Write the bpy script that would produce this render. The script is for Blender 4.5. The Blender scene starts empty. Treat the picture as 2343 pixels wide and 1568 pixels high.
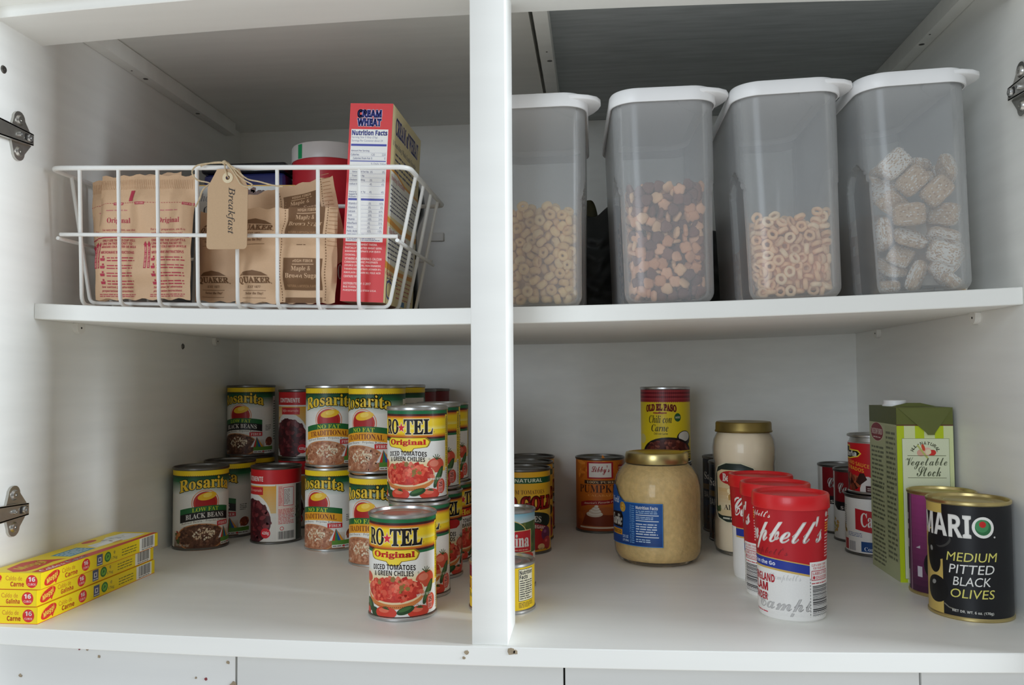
import bpy, bmesh, math, random
from mathutils import Vector, Matrix
from mathutils.geometry import tessellate_polygon
sc = bpy.context.scene
C = sc.collection
pi = math.pi
rnd = random.Random(7)

# ------------------------------------------------------------------ camera
CX, CY, CZ = 0.60018, -0.73171, 0.233
YAW, PIT, ROL, FPX = -0.1003, 0.04368, -0.00618, 1898.31
F = Vector((math.sin(YAW)*math.cos(PIT), math.cos(YAW)*math.cos(PIT), math.sin(PIT)))
R0 = Vector((math.cos(YAW), -math.sin(YAW), 0)); U0 = R0.cross(F)
RV = R0*math.cos(ROL)+U0*math.sin(ROL); UV = -R0*math.sin(ROL)+U0*math.cos(ROL)
cd = bpy.data.cameras.new('camera'); cd.sensor_width = 36; cd.lens = FPX/2343*36
cd.clip_start = 0.01
cam = bpy.data.objects.new('camera', cd); C.objects.link(cam)
cam.matrix_world = Matrix(((RV.x, UV.x, -F.x, CX), (RV.y, UV.y, -F.y, CY), (RV.z, UV.z, -F.z, CZ), (0, 0, 0, 1)))
sc.camera = cam

# ------------------------------------------------------------------ light
sc.view_settings.view_transform = 'Standard'
sc.view_settings.look = 'None'
sc.view_settings.gamma = 1
sc.view_settings.use_curve_mapping = False
sc.view_settings.exposure = 0.12
sc.cycles.transparent_max_bounces = 40
sc.cycles.max_bounces = 14
sc.cycles.diffuse_bounces = 12
world = bpy.data.worlds.new('room_daylight'); sc.world = world; world.use_nodes = True
wn = world.node_tree.nodes; wl = world.node_tree.links
bg = wn['Background']
WORLD_TOP, WORLD_MID, WORLD_LOW = (0.62, 0.635, 0.645), (0.06, 0.06, 0.06), (1.10, 1.085, 1.05)
tc = wn.new('ShaderNodeTexCoord'); sx = wn.new('ShaderNodeSeparateXYZ'); mr = wn.new('ShaderNodeMapRange')
mr.inputs['From Min'].default_value = -1; cr = wn.new('ShaderNodeValToRGB')
cr.color_ramp.elements[0].color = (*WORLD_LOW, 1); cr.color_ramp.elements[1].color = (*WORLD_TOP, 1)
e = cr.color_ramp.elements.new(0.5); e.color = (*WORLD_MID, 1)
wl.new(tc.outputs['Generated'], sx.inputs[0]); wl.new(sx.outputs['Z'], mr.inputs['Value'])
wl.new(mr.outputs[0], cr.inputs[0]); wl.new(cr.outputs[0], bg.inputs['Color'])
bg.inputs['Strength'].default_value = 1.0
def area(name, loc, target, w, h, power, col):
    l = bpy.data.lights.new(name, 'AREA'); l.shape = 'RECTANGLE'; l.size = w; l.size_y = h
    l.energy = power; l.color = col
    o = bpy.data.objects.new(name, l); C.objects.link(o); o.location = loc
    o.rotation_euler = (Vector(target)-Vector(loc)).to_track_quat('-Z', 'Y').to_euler()
    return o
# the window of the kitchen, to the right of the open cabinet, seen at a grazing angle
area('window_daylight', (4.5, -.58, 0.85), (0.0, 0.05, 0.35), 1.05, 1.9, 200, (0.84, 0.92, 1.0))
# a second, farther window behind and to the left
area('far_window_daylight', (-1.1, -4.4, 0.95), (0.6, 0.6, 0.3), 2.0, 2.3, 78, (0.80, 0.90, 1.0))

# ------------------------------------------------------------------ materials
def lin(c):
    return tuple(((v/255)/12.92 if v/255 <= .04045 else ((v/255+.055)/1.055)**2.4) for v in c)
MATS = {}
def mat(name, col=(200, 200, 200), rough=.5, metal=0, noise=0, nscale=40, bump=0, bscale=200, coat=0, stretch=None, spec=.5):
    if name in MATS: return MATS[name]
    m = bpy.data.materials.new(name); m.use_nodes = True; MATS[name] = m
    n = m.node_tree.nodes; l = m.node_tree.links; b = n['Principled BSDF']
    c = lin(col); b.inputs['Roughness'].default_value = rough; b.inputs['Metallic'].default_value = metal
    b.inputs['Coat Weight'].default_value = coat; b.inputs['Specular IOR Level'].default_value = spec
    b.inputs['Base Color'].default_value = (*c, 1)
    t = n.new('ShaderNodeTexCoord'); mp = n.new('ShaderNodeMapping'); l.new(t.outputs['Object'], mp.inputs[0])
    if stretch: mp.inputs['Scale'].default_value = stretch
    if noise:
        nz = n.new('ShaderNodeTexNoise'); nz.inputs['Scale'].default_value = nscale; nz.inputs['Detail'].default_value = 4
        l.new(mp.outputs[0], nz.inputs['Vector'])
        r = n.new('ShaderNodeMapRange'); r.inputs['From Min'].default_value = .25; r.inputs['From Max'].default_value = .75
        r.inputs['To Min'].default_value = 1-noise; r.inputs['To Max'].default_value = 1+noise
        l.new(nz.outputs[0], r.inputs['Value'])
        x = n.new('ShaderNodeVectorMath'); x.operation = 'SCALE'; x.inputs[0].default_value = c
        l.new(r.outputs[0], x.inputs['Scale']); l.new(x.outputs[0], b.inputs['Base Color'])
    if bump:
        nb = n.new('ShaderNodeTexNoise'); nb.inputs['Scale'].default_value = bscale; nb.inputs['Detail'].default_value = 3
        l.new(mp.outputs[0], nb.inputs['Vector'])
        bp = n.new('ShaderNodeBump'); bp.inputs['Strength'].default_value = bump; bp.inputs['Distance'].default_value = .002
        l.new(nb.outputs[0], bp.inputs['Height']); l.new(bp.outputs[0], b.inputs['Normal'])
    return m
def print_mat(name, rough, coat, bump=0):
    m = mat(name, (255, 255, 255), rough, coat=coat, bump=bump, bscale=120)
    n = m.node_tree.nodes; l = m.node_tree.links
    a = n.new('ShaderNodeAttribute'); a.attribute_name = 'Col'
    nz = n.new('ShaderNodeTexNoise'); nz.inputs['Scale'].default_value = 900
    mrr = n.new('ShaderNodeMapRange'); mrr.inputs['To Min'].default_value = .93; mrr.inputs['To Max'].default_value = 1.03
    tcc = n.new('ShaderNodeTexCoord'); l.new(tcc.outputs['Object'], nz.inputs['Vector']); l.new(nz.outputs[0], mrr.inputs[0])
    x = n.new('ShaderNodeVectorMath'); x.operation = 'SCALE'; l.new(a.outputs['Color'], x.inputs[0]); l.new(mrr.outputs[0], x.inputs['Scale'])
    l.new(x.outputs[0], n['Principled BSDF'].inputs['Base Color'])
    n['Principled BSDF'].inputs['Specular IOR Level'].default_value = .38
    return m
M_PAPER = print_mat('printed_paper', .42, .04)
M_KRAFT = print_mat('printed_kraft_paper', .62, 0, .25)
M_FOOD = print_mat('cereal_crust', .75, 0, .5)
M_WHITE = mat('white_laminate', (238, 238, 233), .42, noise=.025, nscale=14, stretch=(.3, 3, 3), bump=.03, bscale=500)
M_WALLW = mat('white_laminate_wall', (240, 240, 235), .38, noise=.035, nscale=20, stretch=(1, .25, 3), bump=.03, bscale=500)
M_CEIL = mat('white_hardboard', (238, 238, 232), .6, noise=.04, nscale=18, stretch=(.4, 3, 1))
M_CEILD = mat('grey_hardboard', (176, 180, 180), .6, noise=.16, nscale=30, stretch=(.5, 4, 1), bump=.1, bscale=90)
M_STEEL = mat('tin_plate', (196, 196, 194), .3, .95, noise=.06, nscale=60)
M_DSTEEL = mat('dull_tin_plate', (120, 118, 114), .36, .95, noise=.1, nscale=60)
M_GOLD = mat('gold_lacquered_tin', (205, 186, 128), .3, .95, noise=.06, nscale=50)
M_NICKEL = mat('nickel_hinge', (196, 194, 188), .28, .95, noise=.1, nscale=80)
M_WIRE = mat('white_vinyl_coating', (238, 238, 234), .35, noise=.02, nscale=60)
M_LIDW = mat('white_plastic_lid', (240, 240, 240), .4, noise=.01, nscale=40)
M_PIN = mat('white_plastic_pin', (235, 233, 226), .4, noise=.03, nscale=80)
M_DARK = mat('dark_hole', (35, 33, 30), .7, noise=.1)
M_TWINE = mat('jute_twine', (205, 184, 150), .9, noise=.2, nscale=400, bump=.6, bscale=600)
M_RED = mat('red_plastic_lid', (214, 28, 34), .35, noise=.02, nscale=50, coat=.1)
M_STAIN = mat('brown_grime', (150, 135, 112), .8, noise=.3, nscale=300)
def plastic(name, tint, alpha, rough):
    m = bpy.data.materials.new(name); m.use_nodes = True; n = m.node_tree.nodes; l = m.node_tree.links; n.clear()
    o = n.new('ShaderNodeOutputMaterial'); tr = n.new('ShaderNodeBsdfTransparent'); d = n.new('ShaderNodeBsdfDiffuse'); tl = n.new('ShaderNodeBsdfTranslucent')
    g = n.new('ShaderNodeBsdfGlossy'); fr = n.new('ShaderNodeFresnel'); fr.inputs[0].default_value = 1.4
    c = (*lin(tint), 1)
    for q in (d, tl): q.inputs['Color'].default_value = c
    tc = n.new('ShaderNodeTexCoord'); nz = n.new('ShaderNodeTexNoise'); nz.inputs['Scale'].default_value = 90
    l.new(tc.outputs['Object'], nz.inputs['Vector'])
    mrr = n.new('ShaderNodeMapRange'); mrr.inputs['To Min'].default_value = (1-alpha)*.97; mrr.inputs['To Max'].default_value = (1-alpha)*1.03
    l.new(nz.outputs[0], mrr.inputs[0])
    g.inputs['Roughness'].default_value = rough
    a = n.new('ShaderNodeMixShader'); a.inputs[0].default_value = .3; l.new(d.outputs[0], a.inputs[1]); l.new(tl.outputs[0], a.inputs[2])
    b = n.new('ShaderNodeMixShader'); lw = n.new('ShaderNodeLayerWeight'); lw.inputs['Blend'].default_value = .5   # more plastic to look through at a slant
    co = n.new('ShaderNodeMath'); co.operation = 'SUBTRACT'; co.inputs[0].default_value = 1.35; l.new(lw.outputs['Facing'], co.inputs[1])
    iv = n.new('ShaderNodeMath'); iv.operation = 'DIVIDE'; iv.inputs[0].default_value = 1.34; l.new(co.outputs[0], iv.inputs[1])
    cl = n.new('ShaderNodeMath'); cl.operation = 'SUBTRACT'; cl.inputs[0].default_value = 1; l.new(mrr.outputs[0], cl.inputs[1])
    pw = n.new('ShaderNodeMath'); pw.operation = 'POWER'; l.new(cl.outputs[0], pw.inputs[0]); l.new(iv.outputs[0], pw.inputs[1])
    hz = n.new('ShaderNodeMath'); hz.operation = 'SUBTRACT'; hz.inputs[0].default_value = 1; l.new(pw.outputs[0], hz.inputs[1])
    l.new(hz.outputs[0], b.inputs[0]); l.new(tr.outputs[0], b.inputs[1]); l.new(a.outputs[0], b.inputs[2])
    h = n.new('ShaderNodeMath'); h.operation = 'MULTIPLY'; h.inputs[1].default_value = .6; l.new(fr.outputs[0], h.inputs[0])
    k = n.new('ShaderNodeMixShader'); l.new(h.outputs[0], k.inputs[0]); l.new(b.outputs[0], k.inputs[1]); l.new(g.outputs[0], k.inputs[2])
    l.new(k.outputs[0], o.inputs[0]); MATS[name] = m
    return m
M_FROST = plastic('frosted_clear_plastic', (236, 239, 240), .79, .22)
M_GLASS = plastic('clear_jar_glass', (230, 235, 230), .97, .04)

# ------------------------------------------------------------------ mesh helpers
class MB:
    """collects shapes; build() links them as one mesh object"""
    def __init__(s): s.v = []; s.f = []; s.m = []; s.c = []; s.p = []
    def add(s, v, f, mi=0, cols=None, smooth=True):
        o = len(s.v); s.v += [tuple(p) for p in v]
        for i, q in enumerate(f):
            s.f.append(tuple(o+k for k in q)); s.m.append(mi); s.c.append(cols[i] if cols else (1, 1, 1)); s.p.append(cols is not None)
        return s
    def bm(s, b, mi=0, cols=None):
        b.verts.index_update()
        s.add([tuple(v.co) for v in b.verts], [[v.index for v in f.verts] for f in b.faces], mi, cols); b.free(); return s
    def box(s, x0, y0, z0, x1, y1, z1, bev=0, mi=0, seg=2):
        b = bmesh.new(); bmesh.ops.create_cube(b, size=1)
        for v in b.verts: v.co = ((x0+x1)/2+v.co.x*(x1-x0), (y0+y1)/2+v.co.y*(y1-y0), (z0+z1)/2+v.co.z*(z1-z0))
        if bev: bmesh.ops.bevel(b, geom=b.edges[:]+b.verts[:], offset=bev, segments=seg, profile=.6, affect='EDGES')
        return s.bm(b, mi)
    def lathe(s, prof, n=48, mi=0, z=0, cx=0, cy=0):
        v = []; f = []; k = len(prof)
        for i in range(n):
            a = 2*pi*i/n
            for r, h in prof: v.append((cx+r*math.cos(a), cy+r*math.sin(a), z+h))
        for i in range(n):
            j = (i+1) % n
            for q in range(k-1): f.append((i*k+q, j*k+q, j*k+q+1, i*k+q+1))
        return s.add(v, f, mi)
    def disc(s, r, z, n=48, mi=0, cx=0, cy=0):
        return s.add([(cx+r*math.cos(2*pi*i/n), cy+r*math.sin(2*pi*i/n), z) for i in range(n)], [tuple(range(n))], mi)
    def tube(s, pts, r, n=8, closed=False, mi=0, rad=None):
        pts = [Vector(p) for p in pts]; k = len(pts); v = []; f = []; nrm = None
        for i, p in enumerate(pts):
            a = pts[(i-1) % k] if (closed or i > 0) else p
            b = pts[(i+1) % k] if (closed or i < k-1) else p
            t = (b-a).normalized()
            if nrm is None: nrm = t.orthogonal().normalized()
            else:
                nrm = (nrm-t*nrm.dot(t))
                nrm = nrm.normalized() if nrm.length > 1e-6 else t.orthogonal().normalized()
            bn = t.cross(nrm); rr = rad[i] if rad else r
            for q in range(n):
                an = 2*pi*q/n; v.append(p+nrm*rr*math.cos(an)+bn*rr*math.sin(an))
        for i in range(k if closed else k-1):
            j = (i+1) % k
            for q in range(n): f.append((i*n+q, i*n+(q+1) % n, j*n+(q+1) % n, j*n+q))
        if not closed: f += [tuple(range(n))[::-1], tuple((k-1)*n+q for q in range(n))]
        return s.add(v, f, mi)
    def prism(s, poly, z0, z1, axis='z', mi=0):
        n = len(poly)
        def P(a, b, c): return {'z': (a, b, c), 'y': (a, c, b), 'x': (c, a, b)}[axis]
        v = [P(a, b, z0) for a, b in poly]+[P(a, b, z1) for a, b in poly]
        f = [tuple(range(n))[::-1], tuple(range(n, 2*n))]+[(i, (i+1) % n, n+(i+1) % n, n+i) for i in range(n)]
        return s.add(v, f, mi)
    def mesh(s, name, mats, sharp=35, recalc=True):
        me = bpy.data.meshes.new(name); me.from_pydata(s.v, [], s.f); me.update()
        if not isinstance(mats, (list, tuple)): mats = [mats]
        for m in mats: me.materials.append(m)
        at = me.color_attributes.new('Col', 'FLOAT_COLOR', 'CORNER'); buf = []
        for p, c in zip(me.polygons, s.c): buf += [c[0], c[1], c[2], 1.0]*p.loop_total
        at.data.foreach_set('color', buf)
        me.polygons.foreach_set('material_index', s.m)
        me.polygons.foreach_set('use_smooth', [True]*len(s.f))
        if recalc:
            b = bmesh.new(); b.from_mesh(me); b.faces.ensure_lookup_table(); bmesh.ops.recalc_face_normals(b, faces=[f for f, pr in zip(b.faces, s.p) if not pr]); b.to_mesh(me); b.free()
        try: me.set_sharp_from_angle(angle=math.radians(sharp))
        except Exception: pass
        return me
    def build(s, name, mats, parent=None, sharp=35):
        o = bpy.data.objects.new(name, s.mesh(name, mats, sharp)); C.objects.link(o)
        if parent: o.parent = parent
        return o
def link(name, me, parent=None):
    o = bpy.data.objects.new(name, me); C.objects.link(o)
    if parent: o.parent = parent
    return o
def tag(o, label=None, cat=None, group=None, kind=None):
    if label: o['label'] = label
    if cat: o['category'] = cat
    if group: o['group'] = group
    if kind: o['kind'] = kind
    return o
def thing(name, label, cat, loc=(0, 0, 0), rot=(0, 0, 0), group=None):
    o = bpy.data.objects.new(name, None); C.objects.link(o); o.location = loc; o.rotation_euler = rot
    o.empty_display_size = .01
    return tag(o, label, cat, group)
def fillet(pts, r, n=5, closed=False):
    pts = [Vector(p) for p in pts]; out = []; k = len(pts)
    for i, p in enumerate(pts):
        if not closed and i in (0, k-1): out.append(p); continue
        a = pts[(i-1) % k]; b = pts[(i+1) % k]
        da = min(r, (a-p).length*.45); db = min(r, (b-p).length*.45)
        p0 = p+(a-p).normalized()*da; p1 = p+(b-p).normalized()*db
        for j in range(n+1):
            t = j/n; out.append(p0*(1-t)**2+p*2*t*(1-t)+p1*t*t)
    return out

# ------------------------------------------------------------------ flat printing (labels), sizes in millimetres
def fancy(s, st):
    base = {'serif': (0x1D400, 0x1D41A, 0x1D7CE), 'script': (0x1D4D0, 0x1D4EA, None), 'ital': (0x1D468, 0x1D482, None),
            'thin': (0x1D434, 0x1D44E, None), 'bold': (0x1D5D4, 0x1D5EE, 0x1D7EC), 'boldital': (0x1D63C, 0x1D656, None)}.get(st)
    if not base: return s
    o = ''
    for ch in s:
        if 'A' <= ch <= 'Z': o += chr(base[0]+ord(ch)-65)
        elif ch == 'h' and st == 'thin': o += '\u210e'
        elif 'a' <= ch <= 'z': o += chr(base[1]+ord(ch)-97)
        elif ch.isdigit() and base[2]: o += chr(base[2]+int(ch))
        else: o += ch
    return o
_tc = {}
def text_polys(s, st):
    k = (s, st)
    if k not in _tc:
        c = bpy.data.curves.new('lettering', 'FONT'); c.body = fancy(s, st); c.resolution_u = 3
        o = bpy.data.objects.new('lettering', c); m = o.to_mesh()
        vs = [(v.co.x, v.co.y) for v in m.vertices]
        fs = [[vs[i] for i in p.vertices] for p in m.polygons]; cnt = {}
        for p in m.polygons:
            for e in p.edge_keys: cnt[e] = cnt.get(e, 0)+1
        rim = [(vs[a], vs[b]) for (a, b), n in cnt.items() if n == 1]
        o.to_mesh_clear(); bpy.data.objects.remove(o); bpy.data.curves.remove(c)
        xs = [p[0] for q in fs for p in q] or [0, 1]; ys = [p[1] for q in fs for p in q] or [0, 1]
        _tc[k] = (fs, rim, min(xs), max(xs), min(ys), max(ys))
    return _tc[k]
def strokes(rim, w):
    out = []
    for (ax, ay), (bx, by) in rim:
        d = math.hypot(bx-ax, by-ay)
        if d < 1e-6: continue
        ux, uy = (bx-ax)/d*w*.7, (by-ay)/d*w*.7; nx, ny = -(by-ay)/d*w, (bx-ax)/d*w
        out.append([(ax-ux+nx, ay-uy+ny), (ax-ux-nx, ay-uy-ny), (bx+ux-nx, by+uy-ny), (bx+ux+nx, by+uy+ny)])
    return out
STEP = 2.2e-5
class CV:
    def __init__(s): s.it = []
    def put(s, polys, col, sub=False, cols=None):
        xs = [p[0] for q in polys for p in q]; ys = [p[1] for q in polys for p in q]
        if not xs: return
        b = (min(xs), min(ys), max(xs), max(ys)); L = 0
        for o in s.it:
            q = o[3]
            if q[0] < b[2] and q[2] > b[0] and q[1] < b[3] and q[3] > b[1]: L = max(L, o[0]+1)
        s.it.append((L, polys, cols or [lin(col)]*len(polys), b, sub))
    def rect(s, x0, y0, x1, y1, c): s.put([[(x0, y0), (x1, y0), (x1, y1), (x0, y1)]], c)
    def poly(s, pts, c):
        tr = tessellate_polygon([[Vector((x, y, 0)) for x, y in pts]])
        s.put([[pts[i] for i in t] for t in tr], c)
    def ell(s, cx, cy, rx, ry, c, rot=0, n=28):
        ca, sa = math.cos(rot), math.sin(rot); q = []
        for i in range(n):
            a = 2*pi*i/n; x, y = rx*math.cos(a), ry*math.sin(a); q.append((cx+x*ca-y*sa, cy+x*sa+y*ca))
        s.put([q], c)
    def ring(s, cx, cy, rx, ry, w, c, n=32):
        P = lambda k, r: (cx+(rx-r)*math.cos(2*pi*k/n), cy+(ry-r)*math.sin(2*pi*k/n))
        s.put([[P(i, 0), P(i+1, 0), P(i+1, w), P(i, w)] for i in range(n)], c)
    def grad(s, x0, y0, x1, y1, c0, c1, n=14, horiz=False):
        a, b = lin(c0), lin(c1); P = []; K = []
        for i in range(n):
            t0, t1 = i/n, (i+1)/n
            P.append([(x0+(x1-x0)*t0, y0), (x0+(x1-x0)*t1, y0), (x0+(x1-x0)*t1, y1), (x0+(x1-x0)*t0, y1)] if horiz else
                     [(x0, y0+(y1-y0)*t0), (x1, y0+(y1-y0)*t0), (x1, y0+(y1-y0)*t1), (x0, y0+(y1-y0)*t1)])
            t = (i+.5)/n; K.append(tuple(p+(q-p)*t for p, q in zip(a, b)))
        s.put(P, None, cols=K)
    def line(s, pts, w, c, closed=False):
        P = []
        pp = list(pts)+([pts[0]] if closed else [])
        for (xa, ya), (xb, yb) in zip(pp, pp[1:]):
            d = math.hypot(xb-xa, yb-ya) or 1; nx, ny = -(yb-ya)/d*w/2, (xb-xa)/d*w/2
            P.append([(xa+nx, ya+ny), (xa-nx, ya-ny), (xb-nx, yb-ny), (xb+nx, yb+ny)])
        s.put(P, c)
    def frame(s, x0, y0, x1, y1, w, c): s.line([(x0, y0), (x1, y0), (x1, y1), (x0, y1)], w, c, True)
    def T(s, t, x0, y0, x1, y1, c, st='sans', bold=0, ol=None, olw=.03, warp=None, shear=0, rot=0):
        """text stretched to fill the box x0..x1, y0..y1"""
        fs, rim, a, b, lo, hi = text_polys(t, st)
        def go(fs, col):
            out = []
            for q in fs:
                r = []
                for x, y in q:
                    u, v = (x-a)/(b-a), (y-lo)/(hi-lo)
                    X, Y = x0+(x1-x0)*u, y0+(y1-y0)*v
                    X += shear*(Y-y0)
                    if rot:
                        cx, cy = (x0+x1)/2, (y0+y1)/2; dx, dy = X-cx, Y-cy
                        X, Y = cx+dx*math.cos(rot)-dy*math.sin(rot), cy+dx*math.sin(rot)+dy*math.cos(rot)
                    if warp: X, Y = warp(X, Y)
                    r.append((X, Y))
                out.append(r)
            s.put(out, col)
        if ol: go(fs+strokes(rim, max(bold, 0)+olw), ol)
        go(fs+(strokes(rim, bold) if bold > 0 else []), c)
    def VT(s, t, x0, y0, x1, y1, c, st='sans', bold=0, down=True):
        """text running vertically, filling the box"""
        fs, rim, a, b, lo, hi = text_polys(t, st); out = []
        fs = fs+(strokes(rim, bold) if bold > 0 else [])
        for q in fs:
            r = []
            for x, y in q:
                u, v = (x-a)/(b-a), (y-lo)/(hi-lo)
                r.append((x0+(x1-x0)*v, y1-(y1-y0)*u) if down else (x1-(x1-x0)*v, y0+(y1-y0)*u))
            out.append(r)
        s.put(out, c)
    def small(s, x0, y0, x1, y1, rows, c, seed=1, fill=.55, gap=.25):
        """rows of print too small to read"""
        r = random.Random(seed); P = []; h = (y1-y0)/rows
        for i in range(rows):
            y = y1-(i+1)*h+h*(1-fill)/2; x = x0; end = x1-(x1-x0)*r.uniform(0, .3 if i % 4 == 3 else .08)
            while x < end:
                w = min(r.uniform(.9, 3.2)*h, end-x); P.append([(x, y), (x+w, y), (x+w, y+h*fill*r.uniform(.7, 1)), (x, y+h*fill*.85)]); x += w+h*gap*1.4
        s.put(P, c)
    def bars(s, x0, y0, x1, y1, seed=1, vert=True, c=(25, 25, 25), bgc=None):
        if bgc: s.rect(x0-1, y0-1, x1+1, y1+1, bgc)
        r = random.Random(seed); P = []; L = (x1-x0) if vert else (y1-y0); p = 0
        while p < L:
            w = r.choice((.35, .35, .7, 1.0))*L/26; e = min(p+w, L)
            P.append([(x0+p, y0), (x0+e, y0), (x0+e, y1), (x0+p, y1)] if vert else [(x0, y0+p), (x1, y0+p), (x1, y0+e), (x0, y0+e)])
            p = e+r.choice((.35, .35, .7))*L/26
        s.put(P, c)
    def blobs(s, cx, cy, rx, ry, n, size, cols, seed=1, asp=.7, k=7, clip=None):
        """pieces of food in a printed picture"""
        r = random.Random(seed); P = []; K = []
        while len(P) < n:
            u, v = r.uniform(-1, 1), r.uniform(-1, 1)
            if u*u+v*v > 1: continue
            x, y = cx+u*rx, cy+v*ry
            if clip and not clip(x, y): n -= .2; continue
            sz = size*r.uniform(.6, 1.3); ro = r.uniform(0, pi); q = []
            for i in range(k):
                a = 2*pi*i/k; e = sz*r.uniform(.8, 1.1); X, Y = e*math.cos(a), e*asp*math.sin(a)
                q.append((x+X*math.cos(ro)-Y*math.sin(ro), y+X*math.sin(ro)+Y*math.cos(ro)))
            P.append(q); c = lin(r.choice(cols)); j = r.uniform(.85, 1.15); K.append(tuple(min(1, w*j) for w in c))
        s.put(P, None, sub=True, cols=K)
    def geom(s, fn, dx=4, dy=0, x0=None, x1=None):
        """bend the flat print onto a surface: fn(x, y, off) -> point in metres"""
        b = bmesh.new(); cl = b.loops.layers.float_color.new('Col')
        for L, polys, cols, bb, sub in s.it:
            for i, (q, c) in enumerate(zip(polys, cols)):
                z = (L+((i % 12)/13 if sub else 0))
                a2 = sum(q[k][0]*q[(k+1) % len(q)][1]-q[(k+1) % len(q)][0]*q[k][1] for k in range(len(q)))
                if a2 < 0: q = q[::-1]
                if abs(a2) < 1e-7: continue
                f = b.faces.new([b.verts.new((x, y, z)) for x, y in q])
                for lp in f.loops: lp[cl] = (*c, 1)
        for ax, d in ((0, dx), (1, dy)):
            if not d: continue
            vs = [v.co[ax] for v in b.verts]; k = math.floor(min(vs)/d)+1
            while k*d < max(vs):
                no = (1, 0, 0) if ax == 0 else (0, 1, 0)
                bmesh.ops.bisect_plane(b, geom=b.verts[:]+b.edges[:]+b.faces[:], plane_co=[k*d*t for t in no], plane_no=no, dist=1e-5)
                k += 1
        b.verts.index_update()
        def cell(x, y, f):   # facets shared by every layer, so that none pokes through another
            if not dx: return fn(x, y, f)
            i = math.floor(x/dx+1e-6); t = x/dx-i
            def row(yy): return Vector(fn(i*dx, yy, f))*(1-t)+Vector(fn((i+1)*dx, yy, f))*t
            if not dy: return row(y)
            j = math.floor(y/dy+1e-6); s2 = y/dy-j
            return row(j*dy)*(1-s2)+row((j+1)*dy)*s2
        V = [cell(v.co.x, v.co.y, v.co.z*STEP) for v in b.verts]
        Fc = [[v.index for v in f.verts] for f in b.faces]; K = [tuple(f.loops[0][cl])[:3] for f in b.faces]
        b.free(); return V, Fc, K
def flat(o=(0, 0, 0), u=(1, 0, 0), v=(0, 0, 1), lift=.00008):
    o, u, v = Vector(o), Vector(u), Vector(v); n = u.cross(v)
    return lambda x, y, f: o+u*(x/1000)+v*(y/1000)+n*(f+lift)
def around(r, lift=.0001):
    return lambda x, y, f: ((r+f+lift)*math.sin(x/1000/r), -(r+f+lift)*math.cos(x/1000/r), y/1000)
def around_prof(prof, rref, lift=.00012):
    def rad(z):
        for (ra, za), (rb, zb) in zip(prof, prof[1:]):
            if za <= z <= zb: return ra+(rb-ra)*((z-za)/(zb-za) if zb > za else 0)
        return prof[-1][0]
    def fn(x, y, f):
        z = y/1000; r = rad(z)+f+lift; a = x/1000/rref
        return (r*math.sin(a), -r*math.cos(a), z)
    return fn
# ------------------------------------------------------------------ the cabinet
W, D, ZC, ZR = 1.007, 0.617, 0.655, 0.6008
def struct(o): return tag(o, kind='structure')
def bow(x): return .024*((x-.5)/.5)**2
def zs(x): return .3054+.0120*((x-.42)/(.42 if x < .42 else .58))**2
def slope(x): return math.atan(2*.0120*(x-.42)/((.42 if x < .42 else .58)**2))
struct(MB().box(-.02, .0, -.35, 0, D, .72).build('wall_left', M_WALLW))
struct(MB().box(W, .0, -.35, W+.02, D, .72).build('wall_right', M_WALLW))
struct(MB().box(-.02, D, -.02, W+.02, D+.015, .72).build('wall_back', M_WALLW))
struct(MB().box(0, .1, .656, .527, D, .668).build('ceiling_left', M_CEIL))
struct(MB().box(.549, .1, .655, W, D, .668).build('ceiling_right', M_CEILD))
struct(MB().box(0, .1, .70, W, D, .715).build('ceiling_top', M_CEIL))
def board(x0, x1, y0f, y1f, z0f, z1f, n=40, bev=.0008):
    """a board whose front, back, underside and top follow functions of x"""
    m = MB(); v = []; f = []
    for i in range(n+1):
        x = x0+(x1-x0)*i/n; a, b, c, d = y0f(x), y1f(x), z0f(x), z1f(x)
        v += [(x, a, c+bev), (x, a+bev, c), (x, b, c), (x, b, d), (x, a+bev, d), (x, a, d-bev)]
    for i in range(n):
        for q in range(6): f.append((i*6+q, (i+1)*6+q, (i+1)*6+(q+1) % 6, i*6+(q+1) % 6))
    f += [tuple(range(6)), tuple(n*6+q for q in range(6))[::-1]]
    return m.add(v, f)
# bottom board and the sagging middle shelf
fl = struct(board(0, W, lambda x: -.005+bow(x), lambda x: D, lambda x: -.0165, lambda x: 0.0).build('floor', M_WHITE))
struct(board(.0006, W-.0006, lambda x: .102, lambda x: D-.001, lambda x: zs(x)-.0168, zs, 60).build('trim_shelf', M_WHITE))
# top rail with its moulding, and the centre stile
struct(board(0, W, lambda x: .012+bow(x), lambda x: .083+bow(x), lambda x: ZR, lambda x: ZR+.10).build('trim_rail', M_WHITE))
struct(board(0, W, lambda x: -.006+bow(x), lambda x: .012+bow(x), lambda x: ZR+.0115, lambda x: ZR+.10).build('trim_moulding', M_WHITE))
struct(MB().box(.4896, 0, 0, .5214, .065, .70, .0008).build('trim_stile', M_WHITE))
def batten(name, x0, x1, y1=.56):
    o = struct(MB().box(x0, .1, .634, x1, y1, .655, .0006).build(name, M_CEIL))
    return o
for nm, x0, x1, sxs in (('trim_batten_left', .0005, .017, .0095), ('trim_batten_middle', .535, .5515, .5465), ('trim_batten_right', .9905, W-.0005, .9965)):
    o = batten(nm, x0, x1)
    for y in (.30, .445):
        m = MB().lathe([(0, 0), (.0022, -.0004), (.0034, 0), (.0036, .001)], 16); m.box(-.0022, -.0004, -.0008, .0022, .0004, -.0002)
        s = m.build('screw', M_DSTEEL, o); s.location = (sxs, y, .634)
    h = MB().disc(.0013, -.0002, 12).build('hole', M_DARK, o); h.location = (sxs-.002, y-.175, .634)
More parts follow.
